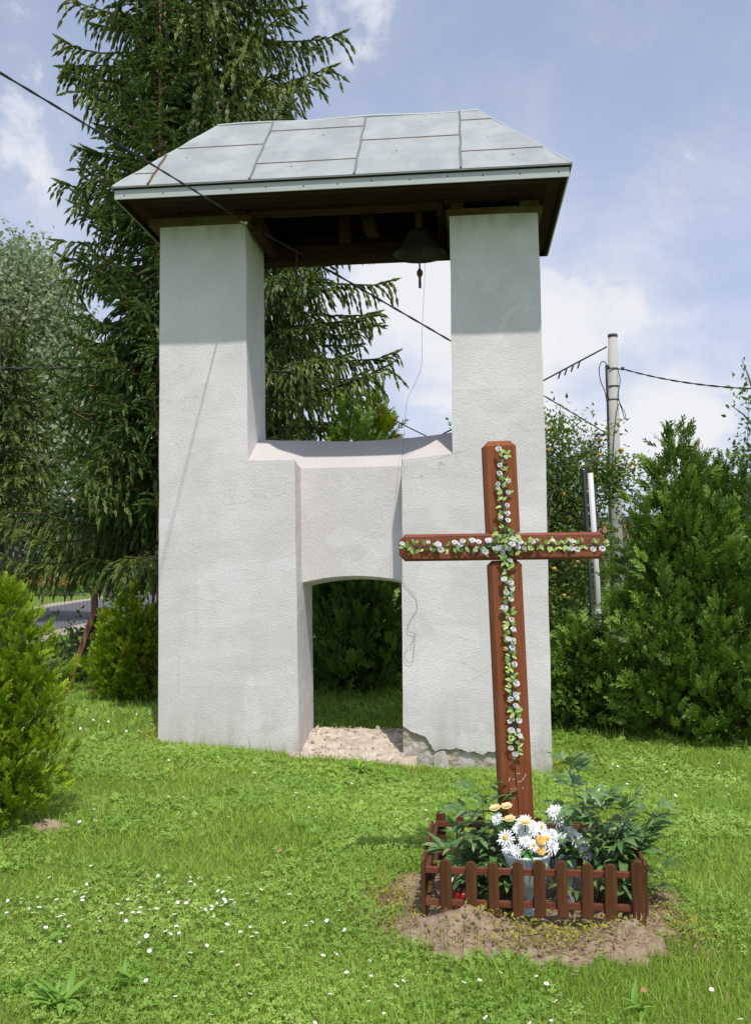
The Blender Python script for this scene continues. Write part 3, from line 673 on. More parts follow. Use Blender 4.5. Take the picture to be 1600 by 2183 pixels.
# bell
BC = tl(2.36, .40, 4.43)
BELL = empty('bell', tuple(BC), -TH, 'dark bronze bell hanging mouth down beside the right pillar', 'bell')
b = MB(); prof = [(.25, 0), (.249, .012), (.226, .030), (.19, .062), (.158, .105), (.14, .15), (.125, .19), (.095, .225), (.04, .24), (.001, .242)]
prof_in = [(.001, .225), (.085, .21), (.11, .18), (.127, .14), (.145, .095), (.18, .052), (.236, .008), (.25, 0)]
b.lathe(prof_in+prof, 40); b.obj('bell_body', M['iron'], BELL, smooth=True)
b = MB(); b.tube([(0, 0, .22), (0, 0, -.13)], .008, 8); b.tube([(0, 0, -.13), (0, 0, -.155), (0, 0, -.185), (0, 0, -.205), (0, 0, -.21), (0, 0, -.31)], [.012, .028, .028, .016, .012, .013], 12); b.obj('clapper', M['rustiron'], BELL, smooth=True)
b = MB(); b.box(-.03, .03, -.03, .03, .24, .44); b.box(-.10, .10, -.015, .015, .42, .46); b.obj('hanger', M['rustiron'], BELL, .004)
rp = [tl(2.41, .40, 4.36), tl(2.40, .38, 4.1), tl(2.385, .33, 3.85), tl(2.375, .31, 3.6), tl(2.375, .28, 3.45), tl(2.36, .25, 3.31), tl(2.29, .22, 3.15), tl(2.239, .18, 3.03), tl(2.22, .12, 2.86), tl(2.215, .02, 2.66), tl(2.202, -.012, 2.50),
      tl(2.196, -.012, 2.44), tl(2.180, -.012, 2.2), tl(2.172, -.012, 1.97), tl(2.190, -.012, 1.85), tl(2.184, -.012, 1.722), tl(2.182, -.012, 1.55), tl(2.187, -.012, 1.393), tl(2.24, -.012, 1.32), tl(2.30, -.012, 1.24), tl(2.307, -.012, 1.146), tl(2.25, -.012, 1.06),
      tl(2.222, -.012, .983), tl(2.235, -.012, .955), tl(2.291, -.014, .935), tl(2.28, -.016, .86), tl(2.267, -.016, .72), tl(2.23, -.016, .69), tl(2.194, -.016, .74), tl(2.21, -.016, .81), tl(2.26, -.016, .86), tl(2.28, -.016, .93)]
def smoothpts(P, k=5):
    out = []
    for i in range(len(P)-1):
        p0, p1, p2, p3 = P[max(i-1, 0)], P[i], P[i+1], P[min(i+2, len(P)-1)]
        for j in range(k):
            t = j/k; out.append(0.5*((2*p1)+(-p0+p2)*t+(2*p0-5*p1+4*p2-p3)*t*t+(-p0+3*p1-3*p2+p3)*t**3))
    return out+[P[-1]]
props(tube_obj('pull_cord', smoothpts(rp), .0015, 'steelwire', seg=5), 'thin wire cord trailing from the bell down the right pillar face', 'cord')
b = tube_obj('hanging_bracket', [tl(1.12, .80, 4.72), tl(1.13, .79, 4.58), tl(1.125, .79, 4.46), tl(1.12, .79, 4.30)], .011, 'rustiron'); props(b, 'short dark iron bar hanging off the rear beam of the tower', 'iron bar')

# rubble threshold under the arch
b = MB(); nx, ny = 90, 90
for j in range(ny):
    for i in range(nx):
        u_ = 1.13+1.16*i/(nx-1); d_ = -.20+1.06*j/(ny-1)
        w = tl(u_, d_, 0); g = float(gz(w.x, w.y))
        z = -.150+.125*sstep(d_, -.25, .75)-.10*sstep(-d_, .08, .20)-.10*sstep(d_, .76, .86)
        q = Vector((u_*7, d_*7, 0)); z += .020*noise.fractal(q, .9, 2.1, 5)+.010*noise.noise(q*3)
        b.v.append((w.x, w.y, float(z)))
b.f = [(j*nx+i, j*nx+i+1, (j+1)*nx+i+1, (j+1)*nx+i) for j in range(ny-1) for i in range(nx-1)]; b.m = [0]*len(b.f)
props(link('rubble_threshold', b.mesh('rubble_threshold', M['rubble'])), kind='structure')
ico = bmesh.new(); bmesh.ops.create_icosphere(ico, subdivisions=1, radius=1.0); icov = np.array([v.co[:] for v in ico.verts]); icof = [[v.index for v in f.verts] for f in ico.faces]; ico.free()
N = 420; P = []
for k in range(N):
    if k < 260: u_, d_ = random.uniform(1.15, 2.3), random.uniform(-.2, .8)
    elif k < 330: u_, d_ = random.uniform(2.1, 3.2), random.uniform(-.13, .0)
    elif k < 390: u_, d_ = random.uniform(.1, 1.2), random.uniform(-.08, 0)
    else: u_, d_ = random.uniform(-.16, -.02), random.uniform(-.02, .4)
    w = tl(u_, d_, 0); g = float(gz(w.x, w.y)); P.append((w.x, w.y, -.145+.125*float(sstep(d_, -.25, .75)) if 1.15 < u_ < 2.17 else g+.006))
P = np.array(P); S = np.exp(rng.normal(-4.3, .45, N))[:, None]*rng.uniform(.6, 1.4, (N, 3))*np.array([1, 1, .6])
props(link('plaster_debris', bulk('plaster_debris', icov, icof, P, frames(rng.standard_normal((N, 3))), S, rng.random(N), M['rubble'], jitter=.16)), 'pale crumbs of fallen plaster round the foot of the tower', None, None, 'stuff')

# ------------------------------------------------------------------ cross
CX, CY = 0.655, 4.50
CR = empty('wooden_cross', (CX, CY, 0), 0, 'tall red-brown painted wooden cross standing in the picket enclosure', 'cross', rot=(0, R(-1.6), 0))
b = MB()
def chamfer_post(b, w, d, z0, z1, c=.014, topcut=.022, mi=0):
    o = [(-w+c, -d), (w-c, -d), (w, -d+c), (w, d-c), (w-c, d), (-w+c, d), (-w, d-c), (-w, -d+c)]
    k = [(x*(w-topcut)/w, y*(d-topcut)/d) for x, y in o]
    vs = [(x, y, z0) for x, y in o]+[(x, y, z1-topcut) for x, y in o]+[(x, y, z1) for x, y in k]
    fs = [tuple(range(7, -1, -1)), tuple(range(16, 24))]
    for a in (0, 8): fs += [(a+i, a+(i+1) % 8, a+(i+1) % 8+8, a+i+8) for i in range(8)]
    b.add(vs, fs, mi)
w, d = .078, .055
chamfer_post(b, w, d, -.3, 1.583); b.obj('post', M['redwood'], CR)
b = MB(); chamfer_post(b, w, d, 1.714, 2.155, topcut=.026); b.obj('post_head', M['redwood'], CR)
b = MB()
c = .012; hz, hd = .064, .060
o = [(-hd+c, -hz), (hd-c, -hz), (hd, -hz+c), (hd, hz-c), (hd-c, hz), (-hd+c, hz), (-hd, hz-c), (-hd, -hz+c)]
X0, X1 = -.497, .480; tc_ = .028
k_ = [(y*(hd-tc_)/hd, z*(hz-tc_)/hz) for y, z in o]
vs = [(X0, y, z) for y, z in k_]+[(X0+tc_, y, z) for y, z in o]+[(X1-tc_, y, z) for y, z in o]+[(X1, y, z) for y, z in k_]
fs = [tuple(range(8)), tuple(range(31, 23, -1))]
for a in (0, 8, 16): fs += [(a+i, a+i+8, a+(i+1) % 8+8, a+(i+1) % 8) for i in range(8)]
b.add(vs, fs); b.obj('crossbeam', M['redwoodh'], CR, loc=(0, 0, 1.6485), rot=(0, R(1.6), 0))
b = MB(); pts = [(-.002, 0, .62), (.001, 0, .50), (.006, 0, .44), (.003, 0, .36), (.009, 0, .30)]
b.add([(x-.0018, -d-.0012, z) for x, _, z in pts]+[(x+.0018, -d-.0012, z) for x, _, z in pts], [(i, i+5, i+6, i+1) for i in range(4)])
b.obj('drying_crack', M['darkwood'], CR)
for x, z, a, l in ((-.03, .56, 1.2, .02), (.012, .585, .2, .018), (.035, .56, 1.0, .016), (.018, .548, .2, .02), (-.01, .56, .1, .012), (-.022, .515, .0, .009), (-.005, .518, .1, .011), (.03, .517, -.1, .009), (.045, .575, 1.1, .017)):
    b = MB(); ca, sa = math.cos(a), math.sin(a); b.add([(x-l/2*ca, -d-.0016, z-l/2*sa), (x+l/2*ca, -d-.0016, z+l/2*sa), (x+l/2*ca-.002*sa, -d-.0016, z+l/2*sa+.002), (x-l/2*ca-.002*sa, -d-.0016, z-l/2*sa+.002)], [(0, 1, 2, 3)])
    b.obj('chip', M['rose'], CR)

# garlands
def leaf_mesh(name, L, Wd, mats, fold=.25, bend=.25, n=5, mid=None):
    b = MB()
    for i in range(n+1):
        t = i/n; w = Wd*math.sin(math.pi*min(1, t**.8))**.9*(1-.15*t)+.0004; x = L*t; z = -bend*L*t*t
        b.v += [(x, -w, z+fold*w), (x, 0, z), (x, w, z+fold*w)]
    for i in range(n):
        k = i*3; b.f += [(k, k+1, k+4, k+3), (k+1, k+2, k+5, k+4)]; b.m += [0, 0]
    return b.mesh(name, mats, True)
GL = [leaf_mesh('garland_leaf', .036, .0095, M['gleaf'], .3, b_) for b_ in (.1, .3, -.1)]
GL += [leaf_mesh('garland_leaf', .032, .011, M['pleaf'], .3, .2)]
def rose_mesh(name, r, mat, seed, layers=((1, 5, .45), (.72, 5, .8), (.42, 4, 1.1)), cmat=None):
    rr = random.Random(seed); b = MB()
    for sc, n, upa in layers:
        for k in range(n):
            a = 2*math.pi*(k+rr.random()*.3)/n; ca, sa = math.cos(a), math.sin(a)
            for (t, wd) in ((0, .25), (.55, .62), (1, .45)):
                rad = r*sc*t*math.cos(upa*.6+t*.1); z = r*sc*(math.sin(upa)*t)*.9+.0006*rr.random()-(t == 1)*r*.12*sc
                ww = r*sc*wd
                for s_ in (-1, 0, 1):
                    b.v.append((ca*rad-sa*ww*s_, sa*rad+ca*ww*s_, z+(abs(s_))*r*.10*sc))
            q = len(b.v)-9
            b.f += [(q, q+1, q+4, q+3), (q+1, q+2, q+5, q+4), (q+3, q+4, q+7, q+6), (q+4, q+5, q+8, q+7)]; b.m += [0]*4
    if cmat: b.lathe([(.001, r*.32), (r*.22, r*.27), (r*.26, r*.12)], 8, 1)
    return b.mesh(name, [mat, cmat] if cmat else mat, True)
def ruffle(r, seed):
    rr = random.Random(seed); b = MB()
    for k in range(15):
        a = k*2.399; e = .15+1.25*(k/15); sc = 1-.45*k/15
        d1 = Vector((math.cos(a)*math.cos(e), math.sin(a)*math.cos(e), math.sin(e)*.8)); sd = Vector((-math.sin(a), math.cos(a), 0)); q = len(b.v)
        for t, w in ((.1, .3), (.65, .62), (1.0, .42)):
            c_ = d1*r*sc*t+Vector((0, 0, r*.12*rr.uniform(-1, 1)))
            b.v += [tuple(c_-sd*r*w*sc), tuple(c_+Vector((0, 0, -r*.12))), tuple(c_+sd*r*w*sc)]
        b.f += [(q, q+1, q+4, q+3), (q+1, q+2, q+5, q+4), (q+3, q+4, q+7, q+6), (q+4, q+5, q+8, q+7)]; b.m += [0]*4
    return b.mesh('garland_rose', M['rose'], False)
GR = [ruffle(.0160, i) for i in range(5)]
# front face of the cross in world: x, z -> y
FY = CY-d-.012
def crossx(z): return CX-math.sin(R(1.6))*z
def garland(name, label, line, step, off, seed, cluster=None):
    rr = random.Random(seed); base = Vector(line[0]); G = empty(name, tuple(base), 0, label, 'garland', 'flower garlands on the cross')
    P_ = smoothpts([Vector(q) for q in line], 8); b = MB()
    b.tube([q-base+Vector((.006*math.sin(i*.9), 0, .004*math.cos(i*1.3))) for i, q in enumerate(P_)], .0018, 5)
    b.tube([q-base+Vector((-.006*math.sin(i*.9+.6), .001, -.004*math.cos(i*1.1))) for i, q in enumerate(P_)], .0018, 5)
    ln = [0]
    for i in range(1, len(P_)): ln.append(ln[-1]+(P_[i]-P_[i-1]).length)
    def at(s):
        for i in range(1, len(P_)):
            if ln[i] >= s: t = (s-ln[i-1])/(ln[i]-ln[i-1]); return P_[i-1].lerp(P_[i], t), (P_[i]-P_[i-1]).normalized()
        return P_[-1], (P_[-1]-P_[-2]).normalized()
    s = .012; k = 0
    def put(me, nm, pos, ax, sc):
        # ax = outward axis direction in the cross plane (leaf) or face direction (flower)
        if nm == 'leaf':
            zt = Vector((rr.uniform(-.5, .5), -1, rr.uniform(-.1, .7))); zt = (zt-ax*zt.dot(ax)).normalized(); yt = zt.cross(ax)
            e = Matrix(((ax.x, yt.x, zt.x), (ax.y, yt.y, zt.y), (ax.z, yt.z, zt.z))).to_euler()
        else: e = ax.to_track_quat('Z', 'Y').to_euler()
        return link(nm, me, G, tuple(pos-base), e, sc)
    while s < ln[-1]:
        p_, t_ = at(s); nrm = Vector((0, -1, 0)); side = t_.cross(nrm).normalized()
        b.tube([p_-base-side*(off-.004), p_-base+side*(off-.004)], .0013, 4)
        for sg in (-1, 1):
            q = p_+side*sg*(off*rr.uniform(.35, 1.25))+t_*rr.uniform(-.013, .013)+nrm*rr.uniform(.002, .014)
            if rr.random() < .36:
                put(GR[rr.randrange(4)], 'flower', q+nrm*.004, (nrm+side*sg*rr.uniform(0, .5)+Vector((0, 0, rr.uniform(-.1, .5)))).normalized(), rr.uniform(.62, 1.08))
                if rr.random() < .6: put(GL[rr.randrange(4)], 'leaf', q-nrm*.006, (side*sg*rr.uniform(-.2, 1)+t_*rr.uniform(-1, 1)+nrm*.2).normalized(), rr.uniform(.6, .9))
            else:
                for _ in range(rr.choice((1, 2, 2, 3))):
                    ax = (side*sg*rr.uniform(.5, 1)+t_*rr.uniform(-1.1, 1.1)+nrm*rr.uniform(.0, .5)).normalized()
                    put(GL[rr.choice((0, 1, 2, 0, 1, 3))], 'leaf', q-side*sg*.010, ax, rr.uniform(.6, .95))
        if rr.random() < .35:
            put(GL[rr.randrange(4)], 'leaf', p_+nrm*.006, (t_*rr.choice((-1, 1))+side*rr.uniform(-.6, .6)+nrm*.6).normalized(), .8)
        s += step*rr.uniform(.6, 1.25); k += 1
    if cluster:
        for _ in range(26):
            q = Vector(cluster)+Vector((rr.gauss(0, .026), -rr.uniform(.0, .03), rr.gauss(0, .026)))
            if rr.random() < .35: put(GR[rr.randrange(4)], 'flower', q+Vector((0, -.01, 0)), Vector((rr.uniform(-.6, .6), -1, rr.uniform(-.4, .6))).normalized(), rr.uniform(.9, 1.15))
            else: put(GL[rr.randrange(4)], 'leaf', q, Vector((rr.uniform(-1, 1), rr.uniform(-.9, 0), rr.uniform(-1, 1))).normalized(), rr.uniform(.7, 1.05))
    b.obj('wire', M['greenwire'], G, smooth=True)
vx = lambda z, o_=0: (crossx(z)+o_, FY-.004, z)
garland('flower_garland', 'white rose garland running down the upright post of the cross', [vx(2.12, .010), vx(2.0, .004), vx(1.85, 0), vx(1.72, .004), vx(1.55, .002), vx(1.35, .002), vx(1.1, -.002), vx(.9, 0), vx(.75, .002), vx(.66, .006)], .0265, .019, 3)
garland('flower_garland', 'white rose garland strung along the crossbeam of the cross', [(CX-.535, FY-.004, 1.655), (CX-.42, FY-.004, 1.648), (CX-.3, FY-.004, 1.65), (CX-.15, FY-.004, 1.652), (CX-.02, FY-.006, 1.66), (CX+.12, FY-.004, 1.652), (CX+.27, FY-.004, 1.655), (CX+.43, FY-.004, 1.648)], .0285, .022, 4, (CX-.03, FY-.008, 1.675))

# ------------------------------------------------------------------ picket fence enclosure
EN = empty('picket_fence', (EO[0], EO[1], 0), -ENC_T, 'small brown picket fence enclosing the bed round the cross', 'fence')
WF, DF = .925, .70
def picket_mesh(h, w=.049, t=.017, name='picket'):
    n = 8; pts = [(-w/2, 0), (w/2, 0)]+[(w/2*math.cos(math.pi*i/n), h-w/2+w/2*math.sin(math.pi*i/n)) for i in range(n+1)]
    b = MB(); b.prism(pts, -t/2, t/2); me = b.mesh(name, M['picket'])
    bm = bmesh.new(); bm.from_mesh(me); bmesh.ops.recalc_face_normals(bm, faces=bm.faces); bmesh.ops.bevel(bm, geom=[e for e in bm.edges if abs(e.verts[0].co.y-e.verts[1].co.y) < 1e-6], offset=.002, segments=1, affect='EDGES'); bm.to_mesh(me); bm.free(); return me
PK = picket_mesh(.232); PKL = picket_mesh(.305); PKS = picket_mesh(.235, .041)
fx = [.086, .187, .288, .386, .482, .579, .677, .775]
for i, x in enumerate(fx):
    link('picket', PK, EN, (x+random.uniform(-.003, .003), -.022, .060+random.uniform(-.006, .006)), (R(random.uniform(-1, 1)), R(random.uniform(-1.5, 1.5)), 0), (random.uniform(.93, 1.05), 1, random.uniform(.97, 1.03)))
props(link('corner_post', picket_mesh(.32, .052, .022, 'corner_post'), EN, (WF-.03, -.022, -.012), (0, R(-1.2), 0)), 'cracked front right corner post')
link('corner_post', PKL, EN, (-.018, .012, -.005), (0, R(1), R(90)))
for i in range(1, 8): link('picket', PK, EN, (-.018, .012+.088*i, .045), (0, R(random.uniform(-1, 1)), R(90)))
for i in range(1, 8): link('picket', PK, EN, (WF+.012, .012+.088*i, .045), (0, R(random.uniform(-1, 1)), R(90)))
for i in range(10): link('picket', PKS if 0 < i < 9 else PKL, EN, (.02+i*.0985, DF+.022, .045 if 0 < i < 9 else 0.0))
for z in (.105, .243):
    plank('rail', -.008, WF-.02, -.0125, .008, z-.013, z+.013, 'rail', .0015, EN); plank('rail', -.008, WF, DF-.008, DF+.0125, z-.013, z+.013, 'rail', .0015, EN)
    plank('side_rail', -.0085, .012, .009, DF-.01, z-.013, z+.013, 'picket', .0015, EN); plank('side_rail', WF-.018, WF+.0025, .009, DF-.01, z-.013, z+.013, 'picket', .0015, EN)
def el(u, d_, z=0): return Vector((EO[0]+EU[0]*u+EV[0]*d_, EO[1]+EU[1]*u+EV[1]*d_, z))

# urn with artificial flowers
uc = el(.435, .13); UR = empty('flower_urn', (uc.x, uc.y, .02), 0, 'pale ribbed plastic urn on a foot behind the front pickets', 'urn')
b = MB(); b.lathe([(.001, 0), (.052, 0), (.055, .012), (.03, .028), (.018, .055), (.022, .075), (.05, .10), (.078, .15), (.092, .21), (.10, .25), (.105, .262), (.10, .262), (.088, .21), (.06, .14), (.001, .12)], 72, flute=.025, nfl=24)
b.obj('urn_body', M['urn'], UR, smooth=True)
b = MB(); b.lathe([(.101, .258), (.110, .262), (.110, .272), (.099, .274), (.099, .262)], 40); b.obj('urn_rim', M['urn'], UR, smooth=True)
b = MB(); b.lathe([(.001, .225), (.095, .235)], 24); b.obj('filling', M['soil'], UR)
vc = el(.60, .26); VA = empty('glass_vase', (vc.x, vc.y, .02), 0, 'grey glass vase standing right of the flower urn', 'vase')
b = MB(); b.lathe([(.001, 0), (.045, 0), (.05, .02), (.035, .05), (.05, .11), (.062, .18), (.066, .22), (.062, .22), (.05, .12), (.001, .06)], 32); b.obj('vase_body', M['vase'], VA, smooth=True)
b = MB(); b.lathe([(.066, .215), (.070, .22), (.070, .24), (.062, .24)], 32); b.obj('vase_rim', M['dgrey'], VA, smooth=True)
lc = el(.145, .12); LA = empty('grave_lantern', (lc.x, lc.y, .03), 0, 'small red glass grave candle behind the left pickets', 'candle')
b = MB(); b.lathe([(.001, 0), (.034, 0), (.036, .01), (.036, .075), (.03, .085), (.001, .085)], 24); b.obj('candle_glass', M['red'], LA, smooth=True)
b = MB(); b.lathe([(.031, .086), (.034, .09), (.02, .105), (.001, .108)], 24); b.obj('candle_lid', M['rustiron'], LA, smooth=True)

def mum_mesh(r, seed):
    rr = random.Random(seed); b = MB()
    for ring_, (n, L, el_) in enumerate(((16, 1.0, .02), (15, .85, .35), (12, .62, .75), (8, .4, 1.1))):
        for k in range(n):
            a = 2*math.pi*(k+rr.uniform(-.25, .25))/n+ring_*.2; l = r*L*rr.uniform(.85, 1.1); e = el_+rr.uniform(-.12, .12); w = r*.085
            d1 = Vector((math.cos(a)*math.cos(e), math.sin(a)*math.cos(e), math.sin(e))); sd = Vector((-math.sin(a), math.cos(a), 0))
            q = len(b.v)
            for t, ww, dz in ((.1, .5, 0), (.6, 1.0, .05), (.92, .8, .0), (1.0, .15, -.03)):
                c_ = d1*l*t+Vector((0, 0, dz*r)); b.v += [tuple(c_-sd*w*ww), tuple(c_+sd*w*ww)]
            b.f += [(q, q+1, q+3, q+2), (q+2, q+3, q+5, q+4), (q+4, q+5, q+7, q+6)]; b.m += [0]*3
    return b.mesh('mum_petals', M['mum'], False)
MU = [mum_mesh(.05, i) for i in range(3)]
ctr = MB(); ctr.lathe([(.014, .012), (.012, .020), (.001, .024)], 10); CTR = ctr.mesh('mum_centre', M['yellow'], True)
RO = [rose_mesh('orange_rose', .030, M['orange'], 11, ((1, 6, .5), (.78, 5, .85), (.52, 5, 1.1), (.3, 3, 1.3))), rose_mesh('peach_rose', .033, M['peach'], 12, ((1, 6, .3), (.78, 6, .6), (.52, 5, .9), (.3, 3, 1.2)))]
PL = [leaf_mesh('bouquet_leaf', .075, .021, M['pleaf'], .3, .3), leaf_mesh('bouquet_leaf', .06, .02, M['gleaf'], .3, .35)]
def head(par, me, nm, pos, ax, sc=1.0, centre=False):
    o = link(nm, me, par, tuple(pos), ax.normalized().to_track_quat('Z', 'Y').to_euler(), sc)
    if centre: link('flower_centre', CTR, o, (0, 0, 0))
    return o
BO = empty('flower_bouquet', (uc.x, uc.y, .27), 0, 'artificial white daisies and orange roses filling the pale urn', 'bouquet')
heads = [(-.095, -.03, .085, 'm', 0), (-.01, -.02, .150, 'm', 0), (.02, -.035, .125, 'm', 0), (-.02, -.05, .095, 'm', 1), (.10, -.05, .055, 'm', 0), (.05, -.06, .045, 'm', 1), (.075, -.05, .085, 'm', 0),
         (.045, -.085, .092, 'o', 0), (-.02, -.08, .085, 'm', 1), (.045, -.09, .05, 'o', 0), (-.015, -.07, .165, 'p', 0), (-.085, .01, .215, 'p', 0), (-.135, .02, .205, 'p', 0), (-.06, -.08, .048, 'm', 1), (-.13, .0, .165, 'm', 1), (-.075, -.01, .165, 'p', 0), (-.04, -.03, .125, 'm', 1), (.0, -.06, .07, 'm', 1), (.06, -.02, .13, 'm', 1), (-.09, -.05, .05, 'm', 1), (.11, -.03, .10, 'm', 1), (.015, -.09, .070, 'm', 1)]
st = MB()
for k_, (x, y, z, t_, small) in enumerate(heads):
    ax = Vector((x*5, -.75, .35+z*2.5)) if t_ != 'p' else Vector((x*2, -.3, 1))
    if t_ == 'm': head(BO, random.choice(MU), 'daisy_head', Vector((x, y, z)), ax, .62 if small else .86, (k_ % 3 == 0))
    elif t_ == 'o': head(BO, RO[0], 'rose_head', Vector((x, y, z)), ax, .72)
    else: head(BO, RO[1], 'rose_head', Vector((x, y, z)), ax, .78)
    st.tube([(x*.2, y*.2, -.03), (x*.6, y*.5, z*.5), (x, y+.004, z-.003)], .0025, 5)
for k in range(34):
    a = random.uniform(0, 2*math.pi); q = Vector((math.cos(a)*.05, math.sin(a)*.045-.01, random.uniform(-.01, .07)))
    link('leaf', PL[k % 2], BO, tuple(q), (random.uniform(-.5, .5), random.uniform(-.6, .9), a), random.uniform(.7, 1.1))
st.obj('stems', M['pleaf'], BO, smooth=True)
BO2 = empty('flower_bouquet', (vc.x, vc.y, .23), 0, 'white artificial flowers in the grey vase beside the cross', 'bouquet'); st = MB()
for x, y, z in ((-.03, .0, .20), (-.015, .01, .165), (.055, -.01, .09), (.085, -.02, .055), (.02, .0, .12), (.10, -.02, .02), (-.02, -.03, .10)):
    head(BO2, random.choice(MU), 'daisy_head', Vector((x, y, z)), Vector((x*5, -.6, .5+z)), .85, False); st.tube([(x*.2, y*.2, -.03), (x*.6, y*.5, z*.5), (x, y+.004, z-.003)], .0025, 5)
for k in range(16):
    a = random.uniform(0, 2*math.pi); link('leaf', PL[0], BO2, (math.cos(a)*.03, math.sin(a)*.03, random.uniform(0, .1)), (random.uniform(-.5, .5), random.uniform(-.7, .7), a), random.uniform(.7, 1.0))
st.obj('stems', M['pleaf'], BO2, smooth=True)

# peonies
def add_tint(me, val):
    at = me.attributes.new('tint', 'FLOAT', 'POINT'); at.data.foreach_set('value', np.asarray(val, np.float32) if hasattr(val, '__len__') else np.full(len(me.vertices), val, np.float32)); return me
def peony_leaf(seed):
    rr = random.Random(seed); b = MB(); tint = []
    pl = .07*rr.uniform(.8, 1.2); b.tube([(0, 0, 0), (pl*.6, 0, .006), (pl, 0, .004)], [.0022, .0018, .0014], 5, 0); tint += [.6]*len(b.v)
    specs = [(0, 1.0, 0), (.55, .9, 0), (-.55, .9, 0), (1.05, .75, -.012), (-1.05, .75, -.012)]
    if rr.random() < .5: specs += [(.28, .8, -.02), (-.9, .6, -.02)]
    for a, sc, off in specs:
        L = .125*sc*rr.uniform(.85, 1.15); Wd = L*rr.uniform(.105, .145); n = 6; q0 = len(b.v); a += rr.uniform(-.15, .15); bend = rr.uniform(.15, .65); lift = rr.uniform(.1, .5); tt = rr.random()
        for i in range(n+1):
            t = i/n; w = Wd*(math.sin(math.pi*t**.85)**.8 if 0 < t < 1 else .02); x = L*t*(1-.12*bend*t); z = L*(lift*t-bend*t*t)
            for s_ in (-1, 0, 1):
                xx, yy = x, s_*w
                b.v.append((pl+off+xx*math.cos(a)-yy*math.sin(a), xx*math.sin(a)+yy*math.cos(a), .004+z+abs(s_)*w*.35)); tint.append(tt*.8+(.2 if s_ == 0 else 0))
        for i in range(n):
            k = q0+i*3; b.f += [(k, k+1, k+4, k+3), (k+1, k+2, k+5, k+4)]; b.m += [0, 0]
    return add_tint(b.mesh('peony_leaf', M['peony'], True), tint)
PE = [peony_leaf(i) for i in range(9)]
def peony(base, label, stems, seed, sc=1.0):
    rr = random.Random(seed); G = empty('peony_plant', tuple(base), 0, label, 'plant', 'peony plants round the cross'); 
    for (x0, y0, x1, y1, h, nl) in stems:
        b = MB(); P_ = [Vector((x0+(x1-x0)*t**1.5, y0+(y1-y0)*t**1.5, h*t)) for t in np.linspace(0, 1, 7)]
        b.tube(P_, [.0045-.0004*i for i in range(7)], 6); b.obj('stem', M['peonystem'], G, smooth=True)
        for k in range(nl):
            t = 1-(k/nl)**1.1*.72 if k else 1.0; t = max(.2, t); i = min(5, int(t*6)); p_ = P_[i].lerp(P_[i+1], t*6-i)
            a = k*2.4+rr.uniform(-.4, .4); up_ = rr.uniform(-.9, -.1) if t > .85 else rr.uniform(-.6, .25)
            link('leaf', PE[rr.randrange(9)], G, tuple(p_), (rr.uniform(-.3, .3), up_, a), rr.uniform(.8, 1.15)*sc*(1 if t < .9 else .85))
pb = el(.26, .24, .02)
peony(pb, 'bushy dark green peony at the left end of the picket bed', [
    (0, 0, -.02, .02, .50, 13), (.0, .02, -.13, .0, .30, 12), (.02, 0, .06, -.02, .33, 13), (-.02, 0, -.18, -.04, .22, 10), (.03, .02, .13, .0, .26, 11), (.01, -.02, .03, -.10, .22, 10), (-.02, -.02, -.09, -.10, .18, 9), (.02, .04, .05, .06, .40, 12), (.0, -.03, .10, -.11, .15, 8)], 5)
pb = el(.72, .30, .02)
peony(pb, 'taller loose peony leaning over the right end of the picket bed', [
    (0, 0, -.07, .08, .62, 15), (.02, 0, .06, .03, .43, 13), (.04, 0, .19, .02, .42, 12), (.05, 0, .30, 0, .40, 12), (.06, -.02, .24, -.06, .30, 12), (.0, 0, -.12, .02, .36, 10), (.03, -.02, .12, -.06, .32, 12), (.05, .02, .26, .04, .24, 11), (.08, -.05, .13, -.12, .10, 7), (.08, -.04, .28, -.10, .16, 9), (-.04, -.06, .0, -.11, .13, 5)], 6)

